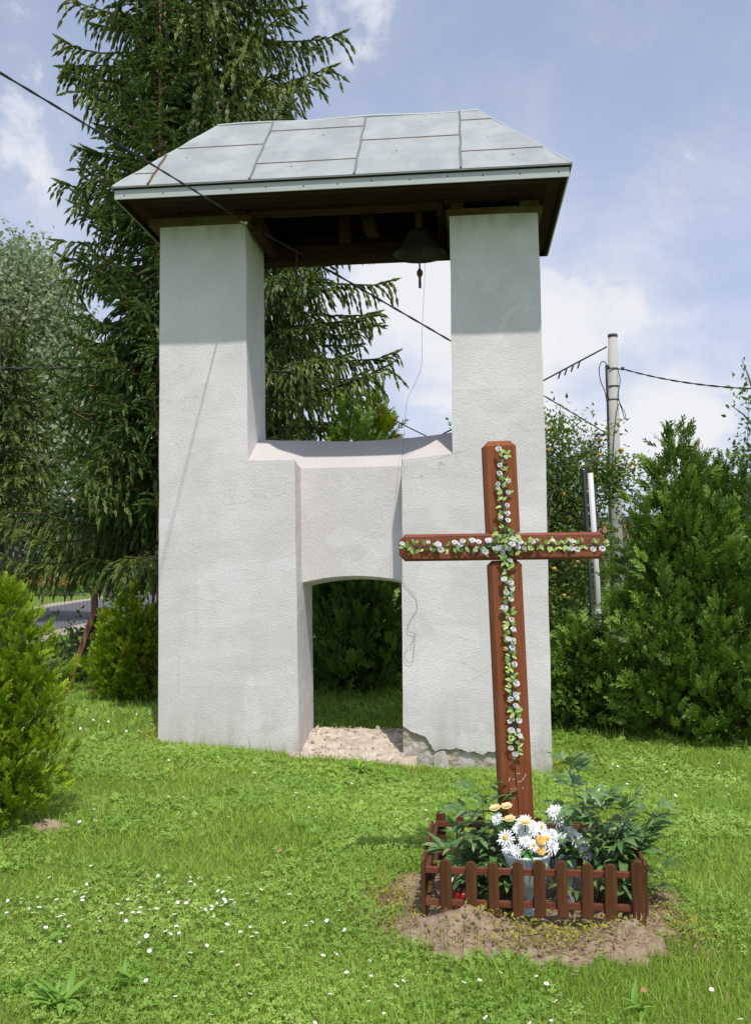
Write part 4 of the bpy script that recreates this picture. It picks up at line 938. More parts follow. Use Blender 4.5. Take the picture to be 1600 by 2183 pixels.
# ------------------------------------------------------------------ trees
def needle_template():
    v = []; f = []
    for k in range(2):      # two crossed bristly blades carry the bulk of the needles
        a = k*math.pi/2+.3; c, s2 = math.cos(a), math.sin(a); q = len(v); w = .165
        v += [(-.05, 0, 0), (.35, w*c, w*s2), (1.15, 0, 0), (.45, -w*c, -w*s2)]; f += [(q, q+1, q+3), (q+1, q+2, q+3)]
    for k in range(4):
        x = .05+k/4.4
        for s_ in (0, 1):
            if k in (1, 3) and s_: continue
            a = k*1.9+s_*math.pi; c, s2 = math.cos(a), math.sin(a); L, w = .36, .045
            tip = (x+L*.75, L*.66*c, L*.66*s2); q = len(v)
            v += [(x, -w*s2, w*c), (x+.08, w*s2, -w*c), tip]; f.append((q, q+1, q+2))
    return v, f
NT = needle_template()
def spruce(name, base, H, rfun, z0, seed, mat, label, nb, segl=.10, dens=1.0, bark='bark', group=None, tr=.17, tipup=.35, hang=1.0, lean=(0, 0), narrow=None):
    g = np.random.default_rng(seed); base = Vector(base)
    G = empty(name, tuple(base), 0, label, 'tree', group)
    b = MB(); b.tube([(lean[0]*t*t, lean[1]*t*t, H*t-.2*(t == 0)) for t in np.linspace(0, 1, 9)], [tr*(1-t)+.01 for t in np.linspace(0, 1, 9)], 10); b.obj('trunk', M[bark], G, smooth=True)
    Ps, Ds, Ls, Ts = [], [], [], []; lb = MB()
    for k in range(nb):
        h = z0+(H-z0)*(k+g.random())/nb; az = k*2.399+g.uniform(-.3, .3)
        L = rfun(h)*g.uniform(.66, 1.2)
        if L < .12: continue
        if narrow and math.cos(az) < -.2 and g.random() > .10: L *= float(np.interp(h, narrow[0], narrow[1]))
        th = h/H; c, s = math.cos(az), math.sin(az); sag = g.uniform(.08, .42)*(1-.5*th); ns = 12
        ts = np.linspace(0, 1, ns); ang = g.uniform(-.28, .28)
        rr_ = L*ts; wv = g.uniform(0, 6.28); zz_ = h+L*(.10*ts-sag*ts*ts*1.4+sag*tipup*2.2*ts**5)+.035*L*np.sin(ts*5+wv)*ts; rr_ = rr_*(1-.05*ts)
        curv = L*ang*ts*ts
        P_ = np.stack([rr_*c-curv*s+lean[0]*th*th, rr_*s+curv*c+lean[1]*th*th, zz_], 1)
        if g.random() < .9: lb.tube([tuple(q) for q in P_[::2]]+[tuple(P_[-1])], [.022*(1-.13*i)*L/2.5+.003 for i in range(len(P_[::2])+1)], 5, cap=False)
        nt_ = int(L/.078*dens*(.55 if s > .35 else 1))
        tint0 = g.uniform(0, .75)
        for i in range(nt_):
            t = .12+.88*(i+g.random())/nt_; x = t*(ns-1); j = min(int(x), ns-2); p_ = P_[j]+(P_[j+1]-P_[j])*(x-j)
            T_ = P_[j+1]-P_[j]; T_ /= np.linalg.norm(T_)
            for sd in (-1, 1):
                side = np.array([-s, c, 0])*sd
                nseg = max(2, int((.56*(1-.5*t))/segl*g.uniform(.6, 1.4)*min(1.2, L/1.6)))
                q = p_.copy(); dr = T_*.55+side*g.uniform(.25, .85); dn = hang*g.uniform(.2, 2.4)
                for m_ in range(nseg):
                    dd = dr+np.array([0, 0, -1])*dn*(.25+.55*m_); dd /= np.linalg.norm(dd)
                    Ps.append(q.copy()); Ds.append(dd); Ls.append(segl*g.uniform(1.0, 1.35)); Ts.append(min(.96, max(0, tint0+g.uniform(-.2, .25)+(.12 if m_ == nseg-1 else 0))) if g.random() > .012 else .99)
                    q = q+dd*segl
        for m_ in range(3):
            Ps.append(P_[-1]-(P_[-1]-P_[-2])*m_*.4); Ds.append((P_[-1]-P_[-2])+np.array([0, 0, .02])); Ls.append(segl*1.3); Ts.append(.8)
    Ps = np.array(Ps); Ds = np.array(Ds); Ls = np.array(Ls)
    me = bulk('crown', NT[0], NT[1], Ps, frames(Ds), Ls, np.array(Ts), M[mat])
    link('crown', me, G); lb.obj('limbs', M[bark], G, smooth=True)
    return len(Ps)
def r_big(h): return float(np.interp(h, [0, 1.0, 2.5, 5, 7, 8.2, 9.3, 11, 13.2], [2.2, 2.6, 2.8, 2.75, 2.45, 2.15, 1.7, 1.0, .05]))
n1 = spruce('spruce_tree', (-2.45, 13.2, 0), 13.2, r_big, 1.55, 3, 'spruce', 'tallest dark spruce with drooping twigs behind the bell tower', 430, segl=.115, dens=1.0, narrow=([0, 2.6, 4, 7, 8.3, 9.2], [1.0, .85, .64, .66, .8, 1.0]))
def r_slim(h): return float(np.interp(h, [0, 1.2, 4, 6, 7.5, 8.6, 9.4], [1.3, 1.35, 1.25, 1.0, .62, .35, .05]))
n2 = spruce('spruce_tree', (-2.72, 11.9, 0), 9.4, r_slim, 2.2, 9, 'spruce2', 'slimmer young spruce with pale orange leader left of the roof', 210, segl=.09, dens=1.0, bark='obark', tr=.06, hang=.4, tipup=.8)
# left skirt: a third spruce further left whose boughs fill the left side
def r_mid(h): return float(np.interp(h, [0, 1.0, 3, 4.2, 5.4, 6.2], [1.2, 1.25, 1.15, .8, .4, .05]))
n3 = spruce('spruce_tree', (-6.25, 15.6, 0), 5.6, r_mid, 2.5, 21, 'spruce', 'lower dark spruce at the left above the wire fence', 130, segl=.115, dens=.75, tr=.10)
# far conifers
FT = MB()
def far_conifer(x, y, H, r, seed, label):
    g = np.random.default_rng(seed); G = empty('conifer_tree', (x, y, 0), 0, label, 'tree', 'dark conifers beyond the football field')
    b = MB(); b.tube([(0, 0, -.2), (0, 0, H*.95)], [.18, .03], 7); b.obj('trunk', M['bark'], G)
    N = 2600; h = H*(.06+.94*g.random(N)**1.25); a = g.uniform(0, 2*np.pi, N); rr_ = r*(1-h/H)**.85*(.45+.6*np.sqrt(g.random(N)))*(1+.15*np.sin(h*5))
    P_ = np.stack([rr_*np.cos(a), rr_*np.sin(a), h], 1); Dd = np.stack([np.cos(a), np.sin(a), -.25+.5*g.random(N)], 1)
    tv = [(0, -.18, 0), (.5, -.3, .02), (1, 0, -.1), (.5, .3, .02), (0, .18, 0)]; tf = [(0, 1, 3), (0, 3, 4), (1, 2, 3)]
    link('crown', bulk('crown', tv, tf, P_, frames(Dd), .75*(.5+g.random(N)), g.random(N)*.9, M['darkcon']), G)
for i, (x, y, H, r, lab) in enumerate(((-27, 64, 9.5, 3.0, 'dark conifer farthest left beyond the road, partly hidden by the golden bush'), (-22.5, 62, 8.0, 2.8, 'dark conifer above the football goal'),
                                        (-19.5, 66, 7.2, 2.6, 'dark conifer right of the football goal'), (-31, 70, 10.5, 3.2, 'tallest dark conifer at the left edge'), (-15.8, 68, 8.5, 2.9, 'dark conifer seen between the spruce boughs'))):
    far_conifer(x, y, H, r, 40+i, lab)

# broadleaf
LT = ([(0, -.02, 0), (.35, -.24, .06), (1, 0, -.06), (.35, .24, .06), (.4, 0, 0)], [(0, 1, 4), (1, 2, 4), (2, 3, 4), (3, 0, 4)])
LT2 = ([(0, 0, 0), (.45, -.34, .05), (1, 0, -.08), (.45, .34, .05)], [(0, 1, 2), (0, 2, 3)])
def limbs(b, base, H, r, seed, n=9, tr=.1, start=.25):
    rr = random.Random(seed); ends = []
    b.tube([(0, 0, -.15), (rr.uniform(-.05, .05), 0, H*.3), (rr.uniform(-.1, .1), rr.uniform(-.1, .1), H*.6), (rr.uniform(-.1, .1), 0, H*.92)], [tr, tr*.8, tr*.5, tr*.12], 8)
    for k in range(n):
        h = H*(start+(.85-start)*k/n); a = k*2.4+rr.random(); L = r*rr.uniform(.7, 1.0)
        P_ = [Vector((0, 0, h)), Vector((math.cos(a)*L*.4, math.sin(a)*L*.4, h+.22*L)), Vector((math.cos(a)*L*.75, math.sin(a)*L*.75, h+.42*L)), Vector((math.cos(a)*L, math.sin(a)*L, h+.5*L))]
        b.tube(P_, [tr*.4, tr*.28, tr*.16, tr*.05], 6)
        ends.append(P_)
    return ends
def broadleaf(name, base, H, blobs, nleaf, ls, mat, label, seed, group=None, bark='gbark', tr=.1, r=1.0, nl=9, fruits=0, sprigs=()):
    g = np.random.default_rng(seed); G = empty(name, base, 0, label, 'tree', group)
    b = MB(); ends = limbs(b, base, H, r, seed, nl, tr)
    # clusters inside the blobs
    Cs = []; W_ = []
    for (cx, cy, cz, rx, rz) in blobs:
        n = int(60*rx*rx*rz/max(.05, ls*10)/.5)+14
        for _ in range(n):
            d_ = g.standard_normal(3); d_ /= np.linalg.norm(d_); q = g.random()**.38
            Cs.append((cx+d_[0]*rx*q, cy+d_[1]*rx*q, cz+d_[2]*rz*q)); W_.append(1)
    Cs = np.array(Cs); idx = g.integers(0, len(Cs), nleaf); cr_ = ls*1.9
    P_ = Cs[idx]+g.standard_normal((nleaf, 3))*cr_
    for (p0, p1) in sprigs:
        p0, p1 = np.array(p0), np.array(p1); b.tube([tuple(p0), tuple((p0+p1)/2+[0, 0, .03]), tuple(p1)], [.012, .008, .003], 5); n = int(np.linalg.norm(p1-p0)/ls*5)
        t = g.random(n)[:, None]; P_ = np.vstack([P_, p0+(p1-p0)*t+g.standard_normal((n, 3))*ls*1.1])
    for i in g.choice(len(Cs), min(len(Cs), 60), replace=False):
        e = random.choice(ends)[-2]; b.tube([tuple(e), tuple((np.array(e)+Cs[i])/2+[0, 0, .05]), tuple(Cs[i])], [.012*tr*8, .008*tr*8, .003], 4)
    ct = g.random(len(Cs))*.5
    nn_ = len(P_); tint = np.clip(np.concatenate([ct[idx], np.full(nn_-nleaf, .5)])+g.random(nn_)*.5, 0, .95)
    Dd = g.standard_normal((nn_, 3)); Dd[:, 2] -= .3
    tp = LT2 if nleaf > 25000 else LT; link('crown', bulk('crown', tp[0], tp[1], P_, frames(Dd), ls*(.7+.6*g.random(nn_)), tint, M[mat]), G)
    b.obj('trunk', M[bark], G, smooth=True)
    if fruits:
        fb = MB(); fb.lathe([(.001, 0), (.018, .004), (.028, .025), (.024, .045), (.006, .05)], 10); fm = fb.mesh('apple', M['fruit'], True)
        for i in g.choice(nleaf, fruits, replace=False): link('apple', fm, G, tuple(P_[i]), (0, 0, 0), g.uniform(.75, 1.15))
    return G
broadleaf('poplar_tree', (-9.6, 25, 0), 10.4, [(0, 0, 7.6, 1.9, 2.6), (.9, 0, 6.0, 1.7, 1.8), (-1.2, 0, 5.4, 2.2, 2.0), (1.3, -.3, 4.4, 1.3, 1.3), (.2, 0, 9.2, 1.0, 1.2), (2.2, 0, 5.8, 1.2, 1.3), (-1, 0, 2.9, 2.2, 1.2)], 62000, .135, 'poplar', 'pale silvery poplar beyond the spruce at the left edge', 12, tr=.22, r=2.4, nl=14)
broadleaf('apple_tree', (2.35, 12.0, 0), 3.4, [(0, 0, 2.75, .62, .62), (-.5, 0, 2.2, .7, .7), (.05, 0, 1.35, .6, .8), (-.35, 0, 1.1, .8, .75), (.25, .1, 2.0, .4, .4), (-.1, 0, .75, .6, .4), (.68, -.1, 2.62, .22, .3)], 22000, .068, 'apple', 'apple tree bearing yellow fruit beside the concrete pole', 13, tr=.08, r=.7, nl=11, fruits=150,
          sprigs=[((.3, 0, 2.9), (.85, -.1, 3.35)), ((.5, 0, 2.7), (1.12, -.1, 2.75)), ((.6, 0, 2.6), (1.05, -.1, 2.15)), ((-.9, 0, 2.6), (-1.36, 0, 3.33)), ((-.9, 0, 2.5), (-1.28, 0, 3.1)), ((.5, 0, 2.3), (1.15, 0, 2.35)), ((0, 0, 3.1), (.05, 0, 3.55))])
broadleaf('maple_sapling', (3.72, 9.1, -.1), 3.6, [(0, 0, 3.0, .14, .5), (.12, 0, 2.4, .2, .4)], 420, .062, 'sap', 'slender sapling cut off by the right edge of the view', 14, tr=.022, r=.25, nl=8,
          sprigs=[((0, 0, 3.2), (-.12, 0, 3.6)), ((0, 0, 2.9), (-.24, 0, 3.15)), ((0, 0, 2.5), (-.2, 0, 2.75)), ((0, 0, 2.1), (-.16, 0, 2.3))])
broadleaf('garden_bush', (4.9, 24, 0), 2.6, [(0, 0, 1.2, 1.3, 1.0), (1.2, 0, 1.5, 1.2, 1.0), (2.4, 0, 1.5, 1.2, .9), (-1, 0, 1.0, 1.0, .8)], 7000, .12, 'hedge', 'broad green bush behind the poles', 15, tr=.05, r=1.0)
broadleaf('garden_tree', (10.2, 26, 0), 3.6, [(0, 0, 2.3, 1.6, 1.2), (1.5, 0, 2.0, 1.4, 1.0)], 7000, .13, 'hedge', 'rounded garden tree before the grey roofed house', 16, tr=.1, r=1.3)
broadleaf('lilac_bush', (0.9, 12.6, 0), 2.2, [(0, 0, .9, .55, .7), (-.3, 0, .5, .5, .4)], 2600, .07, 'hedge', 'shaded leafy bush glimpsed at the right of the arch', 17, tr=.03, r=.5)
for i, x in enumerate((22, 29, 36, 44, 52)):
    broadleaf('distant_tree', (x*1.0, 95+i*3, 0), 7, [(0, 0, 3.4, 3.2, 2.6), (2.2, 0, 2.6, 2.4, 1.8)], 2200, .42, 'darkcon', ['rounded dark tree farthest left behind the brick red house', 'rounded dark tree second from the left below the hill', 'middle rounded dark tree below the hill', 'rounded dark tree fourth from the left below the hill', 'rounded dark tree at the right edge below the hill'][i], 60+i, 'dark trees below the hill', tr=.2, r=2)

# thujas
def spray_template():
    v = []; f = []
    def kite(x0, y0, dx, dy, w, z0, z1):
        q = len(v); l = math.hypot(dx, dy); nx_, ny_ = -dy/l*w, dx/l*w
        v.extend([(x0, y0, z0), (x0+dx*.45+nx_, y0+dy*.45+ny_, (z0+z1)/2+.02), (x0+dx, y0+dy, z1), (x0+dx*.45-nx_, y0+dy*.45-ny_, (z0+z1)/2-.01)]); f.extend([(q, q+1, q+3), (q+1, q+2, q+3)])
    kite(0, 0, 1, 0, .045, 0, -.06)
    for i, x in enumerate((.12, .30, .46, .62, .78)):
        L = .46*(1-x*.55)
        for s_ in (-1, 1):
            xx = x+.05*s_; kite(xx, 0, L*.80, s_*L*.60, .055, -.03*x, (-.09, .05)[i % 2]-.04*x)
            if i < 2: kite(xx+L*.36, s_*L*.27, L*.46, s_*L*.04, .040, -.02, -.04)
    return v, f
STP = spray_template()
def thuja(base, label, lobes, n, size, mat, seed, cat='shrub', tr=.04, group=None, name='thuja_shrub', upw=.75, tight=1.15):
    """lobes: (cx, cy, z0, z1, R, profile) crown bodies; sprays on their surface and inside"""
    g = np.random.default_rng(seed); G = empty(name, base, 0, label, cat, group)
    b = MB(); b.tube([(0, 0, -.15), (0, 0, lobes[0][3]*.7)], [tr, tr*.2], 8)
    Ps, Ds, Ss, Ts = [], [], [], []
    tot = sum((l[3]-l[2])*l[4] for l in lobes)
    for (cx, cy, z0, z1, R_, prof) in lobes:
        K = 9; m = max(8, int(n*(z1-z0)*R_/tot/K)); pz, pr = zip(*prof)
        wgt = np.interp(np.linspace(0, 1, 200), pz, pr)+.05; wgt += .10; cdf = np.cumsum(wgt)/wgt.sum()
        t = np.interp(g.random(m), cdf, np.linspace(0, 1, 200)); a = g.uniform(0, 2*np.pi, m); a = np.where((g.random(m) < .35) & (np.sin(a) > 0), -a, a)
        lump = 1+.12*np.sin(a*5+t*9+seed)+.10*np.sin(a*9-t*17+1)+.08*np.sin(a*3+t*31)
        q = np.where(g.random(m) < .74, g.uniform(.76, 1.03, m), g.uniform(.35, .76, m))
        rr_ = R_*np.interp(t, pz, pr)*lump*q; z = z0+(z1-z0)*t
        C_ = np.stack([cx+rr_*np.cos(a), cy+rr_*np.sin(a), z], 1)
        D_ = np.stack([np.cos(a)*.7, np.sin(a)*.7, upw+.6*t], 1)+g.normal(0, .30, (m, 3)); D_ /= np.linalg.norm(D_, axis=1, keepdims=True)
        sz = size*np.exp(np.clip(g.normal(0, .28, m), -.6, .4)); ct = g.random(m); dead = g.random(m) < .006
        C_ = np.repeat(C_, K, 0); D_ = np.repeat(D_, K, 0); sz = np.repeat(sz, K); ct = np.repeat(ct, K); dead = np.repeat(dead, K); M_ = m*K
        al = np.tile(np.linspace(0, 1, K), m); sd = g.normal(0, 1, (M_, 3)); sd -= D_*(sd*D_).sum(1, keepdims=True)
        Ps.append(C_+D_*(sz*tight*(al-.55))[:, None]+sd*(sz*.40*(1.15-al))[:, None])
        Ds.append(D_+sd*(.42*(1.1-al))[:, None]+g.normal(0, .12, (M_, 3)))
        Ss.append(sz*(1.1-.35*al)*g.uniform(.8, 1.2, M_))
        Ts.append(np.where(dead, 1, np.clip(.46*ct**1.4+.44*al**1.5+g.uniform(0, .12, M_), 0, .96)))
        k = int(26+R_*40)
        for _ in range(k):
            tt = g.random()*.7; aa = g.uniform(0, 6.28); rad = R_*np.interp(tt, pz, pr)*.85; zz_ = z0+(z1-z0)*tt
            rad *= .8; b.tube([(cx*tt, cy*tt, max(.02, zz_-.25*(z1-z0)*.5)), (cx+rad*.6*math.cos(aa), cy+rad*.6*math.sin(aa), zz_-.05), (cx+rad*math.cos(aa), cy+rad*math.sin(aa), zz_+.05)], [tr*.25, tr*.15, .002], 4, cap=False)
    Ps = np.vstack(Ps); Ds = np.vstack(Ds); Ss = np.concatenate(Ss); Ts = np.concatenate(Ts)
    S3 = Ss[:, None]*np.array([1, 1, 1])
    link('crown', bulk('crown', STP[0], STP[1], Ps, frames(Ds), S3, Ts, M[mat]), G); b.obj('trunk', M['gbark'], G)
egg = [(0, .45), (.12, .80), (.3, 1.0), (.5, .96), (.7, .70), (.86, .40), (1, .05)]
cone = [(0, .80), (.1, .98), (.3, 1.0), (.5, .86), (.7, .62), (.88, .36), (.96, .2), (1, .08)]
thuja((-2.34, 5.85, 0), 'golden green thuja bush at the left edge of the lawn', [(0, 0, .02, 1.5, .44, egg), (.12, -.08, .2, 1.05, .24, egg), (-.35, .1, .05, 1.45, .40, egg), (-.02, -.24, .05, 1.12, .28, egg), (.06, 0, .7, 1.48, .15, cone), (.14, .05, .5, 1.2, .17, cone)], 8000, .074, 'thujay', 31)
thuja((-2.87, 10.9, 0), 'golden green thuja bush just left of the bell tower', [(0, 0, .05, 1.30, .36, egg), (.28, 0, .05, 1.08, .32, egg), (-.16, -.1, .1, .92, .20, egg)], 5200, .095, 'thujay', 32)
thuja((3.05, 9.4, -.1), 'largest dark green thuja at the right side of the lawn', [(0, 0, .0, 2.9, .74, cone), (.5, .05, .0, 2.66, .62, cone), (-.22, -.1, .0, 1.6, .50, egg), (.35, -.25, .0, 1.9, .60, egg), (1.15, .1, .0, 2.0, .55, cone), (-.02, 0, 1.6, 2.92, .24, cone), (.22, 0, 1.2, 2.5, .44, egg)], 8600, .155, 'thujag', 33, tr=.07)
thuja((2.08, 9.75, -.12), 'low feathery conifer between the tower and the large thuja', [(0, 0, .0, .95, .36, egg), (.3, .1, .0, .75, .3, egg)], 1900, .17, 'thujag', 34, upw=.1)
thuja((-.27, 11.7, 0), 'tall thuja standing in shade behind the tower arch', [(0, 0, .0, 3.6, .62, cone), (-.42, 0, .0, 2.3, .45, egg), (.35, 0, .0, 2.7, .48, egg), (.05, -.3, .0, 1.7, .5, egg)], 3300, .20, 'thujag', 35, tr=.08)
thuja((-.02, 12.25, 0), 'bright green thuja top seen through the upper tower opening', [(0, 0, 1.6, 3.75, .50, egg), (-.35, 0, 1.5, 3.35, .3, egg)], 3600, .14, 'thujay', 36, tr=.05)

# ------------------------------------------------------------------ poles, wires
PO = empty('utility_pole', (4.6, 18, 0), 0, 'tall weathered concrete utility pole beside the apple tree', 'pole')
b = MB(); b.tube([(0, 0, -.3), (-.01, 0, 3), (.035, 0, 5.86)], [.145, .125, .088], 20); b.obj('pole_shaft', M['polec'], PO, smooth=True)
b = MB(); b.lathe([(.001, 5.88), (.092, 5.878), (.094, 5.82), (.089, 5.82)], 20, c=(.035, 0, 0)); b.obj('pole_cap', M['dgrey'], PO, smooth=True)
b = MB()
for z in (4.60, 4.86, 5.2, 3.6): b.lathe([(.105, z-.012), (.112, z-.01), (.112, z+.01), (.105, z+.012)], 20, c=(.02, 0, 0))
b.obj('strap', M['dgrey'], PO)
b = MB(); b.tube([(-.14, -.12, .2), (-.13, -.12, 2), (-.13, -.11, 3.4), (-.12, -.10, 4.4), (-.13, -.10, 5.25)], .022, 8); b.obj('cable_riser', M['wire'], PO, smooth=True)
b = MB(); b.tube(smoothpts([Vector(q) for q in ((-.10, -.1, 4.2), (-.16, -.11, 4.7), (-.25, -.12, 4.95), (-.27, -.12, 5.2), (-.2, -.12, 5.33), (-.12, -.12, 5.22), (-.13, -.12, 4.8), (-.10, -.12, 4.6))]), .009, 6); b.obj('cable_loop', M['wire'], PO, smooth=True)
b = MB(); b.tube(smoothpts([Vector(q) for q in ((.09, -.12, 5.15), (.12, -.14, 4.95), (.08, -.14, 4.6), (.2, -.14, 4.3), (.19, -.14, 4.2), (.08, -.13, 4.5), (-.02, -.13, 3.9), (-.08, -.14, 3.0))]), .008, 6); b.obj('cable_loop', M['wire'], PO, smooth=True)
b = MB(); b.lathe([(.001, 0), (.04, .01), (.045, .04), (.02, .07), (.001, .075)], 12, c=(-.10, -.08, 5.20)); b.tube([(-.35, 0, 3.93), (.17, 0, 3.93)], .02, 8); b.box(-.03, .0, -.12, .0, 3.9, 3.96); b.obj('bracket', M['dgrey'], PO)
b = MB(); b.lathe([(.001, 0), (.035, .01), (.035, .06), (.001, .07)], 10, c=(.2, -.05, 5.16)); b.tube([(.08, 0, 5.19), (.2, -.05, 5.19)], .012, 6); b.obj('insulator', M['dgrey'], PO)
WP = empty('support_post', (2.52, 10.9, 0), 0, 'white painted steel post with dark edges in front of the apple tree', 'post')
b = MB(); b.tube([(.06, 0, -.2), (.035, 0, 1.3), (-.015, 0, 2.56)], .032, 16); b.obj('post_shaft', M['white'], WP, smooth=True)
b = MB(); b.hexa([(-.0, .02, -.2), (.03, .02, -.2), (.03, .08, -.2), (-.0, .08, -.2)], [(-.095, .02, 2.6), (-.06, .02, 2.6), (-.06, .08, 2.6), (-.095, .08, 2.6)]); b.obj('dark_channel', M['dgrey'], WP)
b = MB(); b.hexa([(.10, .02, -.2), (.12, .02, -.2), (.12, .06, -.2), (.10, .06, -.2)], [(.03, .02, 2.42), (.05, .02, 2.42), (.05, .06, 2.42), (.03, .06, 2.42)]); b.obj('dark_channel', M['dgrey'], WP)
b = MB(); b.box(.0, .20, -.04, .03, .93, .97); b.obj('foot_plate', M['white'], WP)
WC = empty('wire_clamp', tuple(tl(.80, -.06, 4.655)), 0, 'small cable clamp fixed under the eave at the left pillar', 'clamp')
b = MB(); b.tube([(-.03, 0, .01), (.03, 0, -.01)], .014, 8); b.obj('clamp_body', M['white'], WC)
b = MB(); b.box(-.008, .008, -.01, .05, -.004, .03); b.obj('clamp_hook', M['rustiron'], WC)
def sagwire(name, A, B, sag, rad, mat, label, twist=False, cat='cable'):
    A, B = Vector(A), Vector(B); P_ = [A.lerp(B, i/24)-Vector((0, 0, sag*4*(i/24)*(1-i/24))) for i in range(25)]
    b = MB(); b.tube(P_, rad, 6)
    if twist:
        n = 90
        for ph in (0, math.pi):
            Q = []
            for i in range(n+1):
                t = i/n; p_ = A.lerp(B, t)-Vector((0, 0, sag*4*t*(1-t))); Q.append(p_+Vector((0, 1, 0))*rad*.9*math.cos(i*.9+ph)+Vector((0, 0, 1))*rad*.9*math.sin(i*.9+ph))
            b.tube(Q, rad*.8, 5)
    props(b.obj(name, M[mat], None, smooth=True), label, cat)
clampw = tl(.80, -.075, 4.657)
sagwire('power_cable', (-2.71, 2.34, 3.94), clampw, -.02, .0055, 'wire', 'black twisted cable slanting from top left to the roof clamp', True)
sagwire('power_cable', clampw, (4.42, 17.9, 3.95), -.02, .009, 'wire', 'black cable passing through the tower opening to the pole bracket', True)
sagwire('power_cable', (4.50, 17.92, 5.62), (-1.2, 20.4, 2.9), .0, .016, 'wire', 'cable climbing from behind the tower to the pole top')
WS = MB()
for k in range(4): WS.tube([(4.02-.117*k, 18.13+.05*k, 5.392-.056*k), (3.97-.117*k, 18.13+.05*k, 5.25-.056*k)], .018, 6)
props(WS.obj('cable_spacer', M['dgrey'], None), 'short hanging spacers on the cable left of the pole top', 'spacer')
sagwire('power_cable', (4.8, 17.95, 5.19), (7.4, 8.8, 3.6), .45, .010, 'wire', 'twisted cable leaving the pole towards the right edge', True)
sagwire('power_cable', (-8.6, 13.2, 4.52), (-1.6, 14.5, 4.75), .14, .013, 'wire', 'dark cable crossing in front of the spruce at the left', True)
sagwire('power_cable', (-.75, 12.1, 3.95), (1.2, 12.3, 2.95), .03, .008, 'wire', 'thin sagging cable low in the upper tower opening')

# chain link fence
CF = empty('chain_link_fence', (-3.47, 11.6, 0), 0, 'rusty chain-link fence with a leaning brown strut along the road', 'fence')
b = MB(); b.box(-.035, .035, -.03, .03, -.2, 1.28); b.obj('fence_post', M['strutm'], CF, .004)
b = MB(); b.box(-.05, .05, -.045, .045, 1.205, 1.255); b.obj('post_cap', M['strutm'], CF, .004)
b = MB(); b.hexa([(-.335, -.25, -.05), (-.27, -.25, -.05), (-.27, -.20, -.05), (-.335, -.20, -.05)], [(-.03, -.07, .97), (.04, -.07, .97), (.04, -.03, .93), (-.03, -.03, .93)]); b.obj('strut', M['strutm'], CF, .004)
b = MB()
F0 = Vector((.0, .04, 0)); F1 = Vector((-3.4, 1.6, 0)); dv = (F1-F0); Lf = dv.length; dv.normalize()
cell = .06; Hf = 1.2; nC = int(Lf/cell)
for k in range(nC):
    for s_ in (0, 1):
        P_ = []
        for j in range(int(Hf/cell)+1):
            P_.append(F0+dv*(k*cell+(cell/2 if (j+s_) % 2 else 0)+s_*0)+Vector((0, .002*s_, .03+j*cell)))
        b.tube(P_, .0016, 3, cap=False)
o_ = b.obj('wire_mesh', M['mesh'], CF); o_['kind'] = 'stuff'
b = MB(); b.tube([F0+dv*(Lf*i/8)+Vector((0, 0, 1.225-.02*math.sin(i*.8))) for i in range(9)], .003, 5); b.tube([F0+Vector((0, 0, 1.21)), F0+Vector((1.6, -.1, 1.17))], .003, 5); b.obj('tension_wire', M['mesh'], CF)
b = MB(); b.box(F1.x-.03, F1.x+.03, F1.y-.03, F1.y+.03, -.2, 1.25); b.obj('fence_post', M['strutm'], CF, .004)

# football goal
GO = empty('football_goal', (-38.9, 100, 0), 0, 'white football goal with a net beyond the road', 'goal')
b = MB(); b.tube([(-1.25, 0, 0), (-1.25, 0, 2.46)], .075, 10); b.obj('goal_post', M['white'], GO); b = MB(); b.tube([(3.9, 0, 0), (3.9, 0, 2.46)], .075, 10); b.obj('goal_post', M['white'], GO)
b = MB(); b.tube([(-1.25, 0, 2.46), (3.9, 0, 2.46)], .075, 10); b.obj('crossbar', M['white'], GO)
b = MB()
for i in range(40):
    x = -1.25+5.15*i/39; b.tube([(x, 0, 2.42), (x, 1.6, .0)], .012, 3, cap=False)
for j in range(16):
    t = j/15; b.tube([(-1.25, 1.6*t, 2.42*(1-t)), (3.9, 1.6*t, 2.42*(1-t))], .012, 3, cap=False)
b.obj('net', M['polec'], GO)['kind'] = 'stuff'
def bushlet(name, x, y, w, h, n, ls, mats, label, seed, cat='shrub'):
    g = np.random.default_rng(seed); P_ = np.stack([g.normal(0, w*.4, n), g.normal(0, w*.3, n), np.abs(g.normal(0, h*.45, n))], 1)
    G = empty(name, (x, y, 0), 0, label, cat)
    link('foliage', bulk('foliage', LT[0], LT[1], P_, frames(g.standard_normal((n, 3))), ls*(.6+.8*g.random(n)), g.random(n)*.9, M['hedge']), G)
    if mats:
        k = n//3; Q = np.stack([g.normal(0, w*.33, k), g.normal(-w*.12, w*.2, k), h*.55+np.abs(g.normal(0, h*.3, k))], 1)
        link('blossoms', bulk('blossoms', LT[0], LT[1], Q, frames(g.standard_normal((k, 3))), ls*(.6+.6*g.random(k)), g.random(k)*.9, M[mats]), G)
bushlet('flowering_bush', -16.3, 46, 1.5, .8, 900, .16, 'orangef', 'left of two orange flowering clumps across the road', 71)
bushlet('flowering_bush', -15.2, 45, 1.3, .9, 800, .16, 'orangef', 'right of two orange flowering clumps across the road', 72)
bushlet('roadside_shrub', -14.6, 50, 3.0, 1.4, 1700, .24, None, 'leafy green shrub behind the orange flowers', 73)
bushlet('fence_shrub', -4.0, 12.7, .55, .75, 1500, .09, None, 'dark leafy growth behind the wire fence strut', 74)
bushlet('fence_shrub', -3.35, 13.0, .6, .6, 1300, .09, None, 'low leafy growth between the strut and the golden bush', 75)
b = MB(); b.tube([(-11.9, 42, 0), (-11.9, 42, .62)], [.30, .24], 12); props(b.obj('tree_stump', M['gbark'], None), 'brown tree stump beside the road', 'stump')
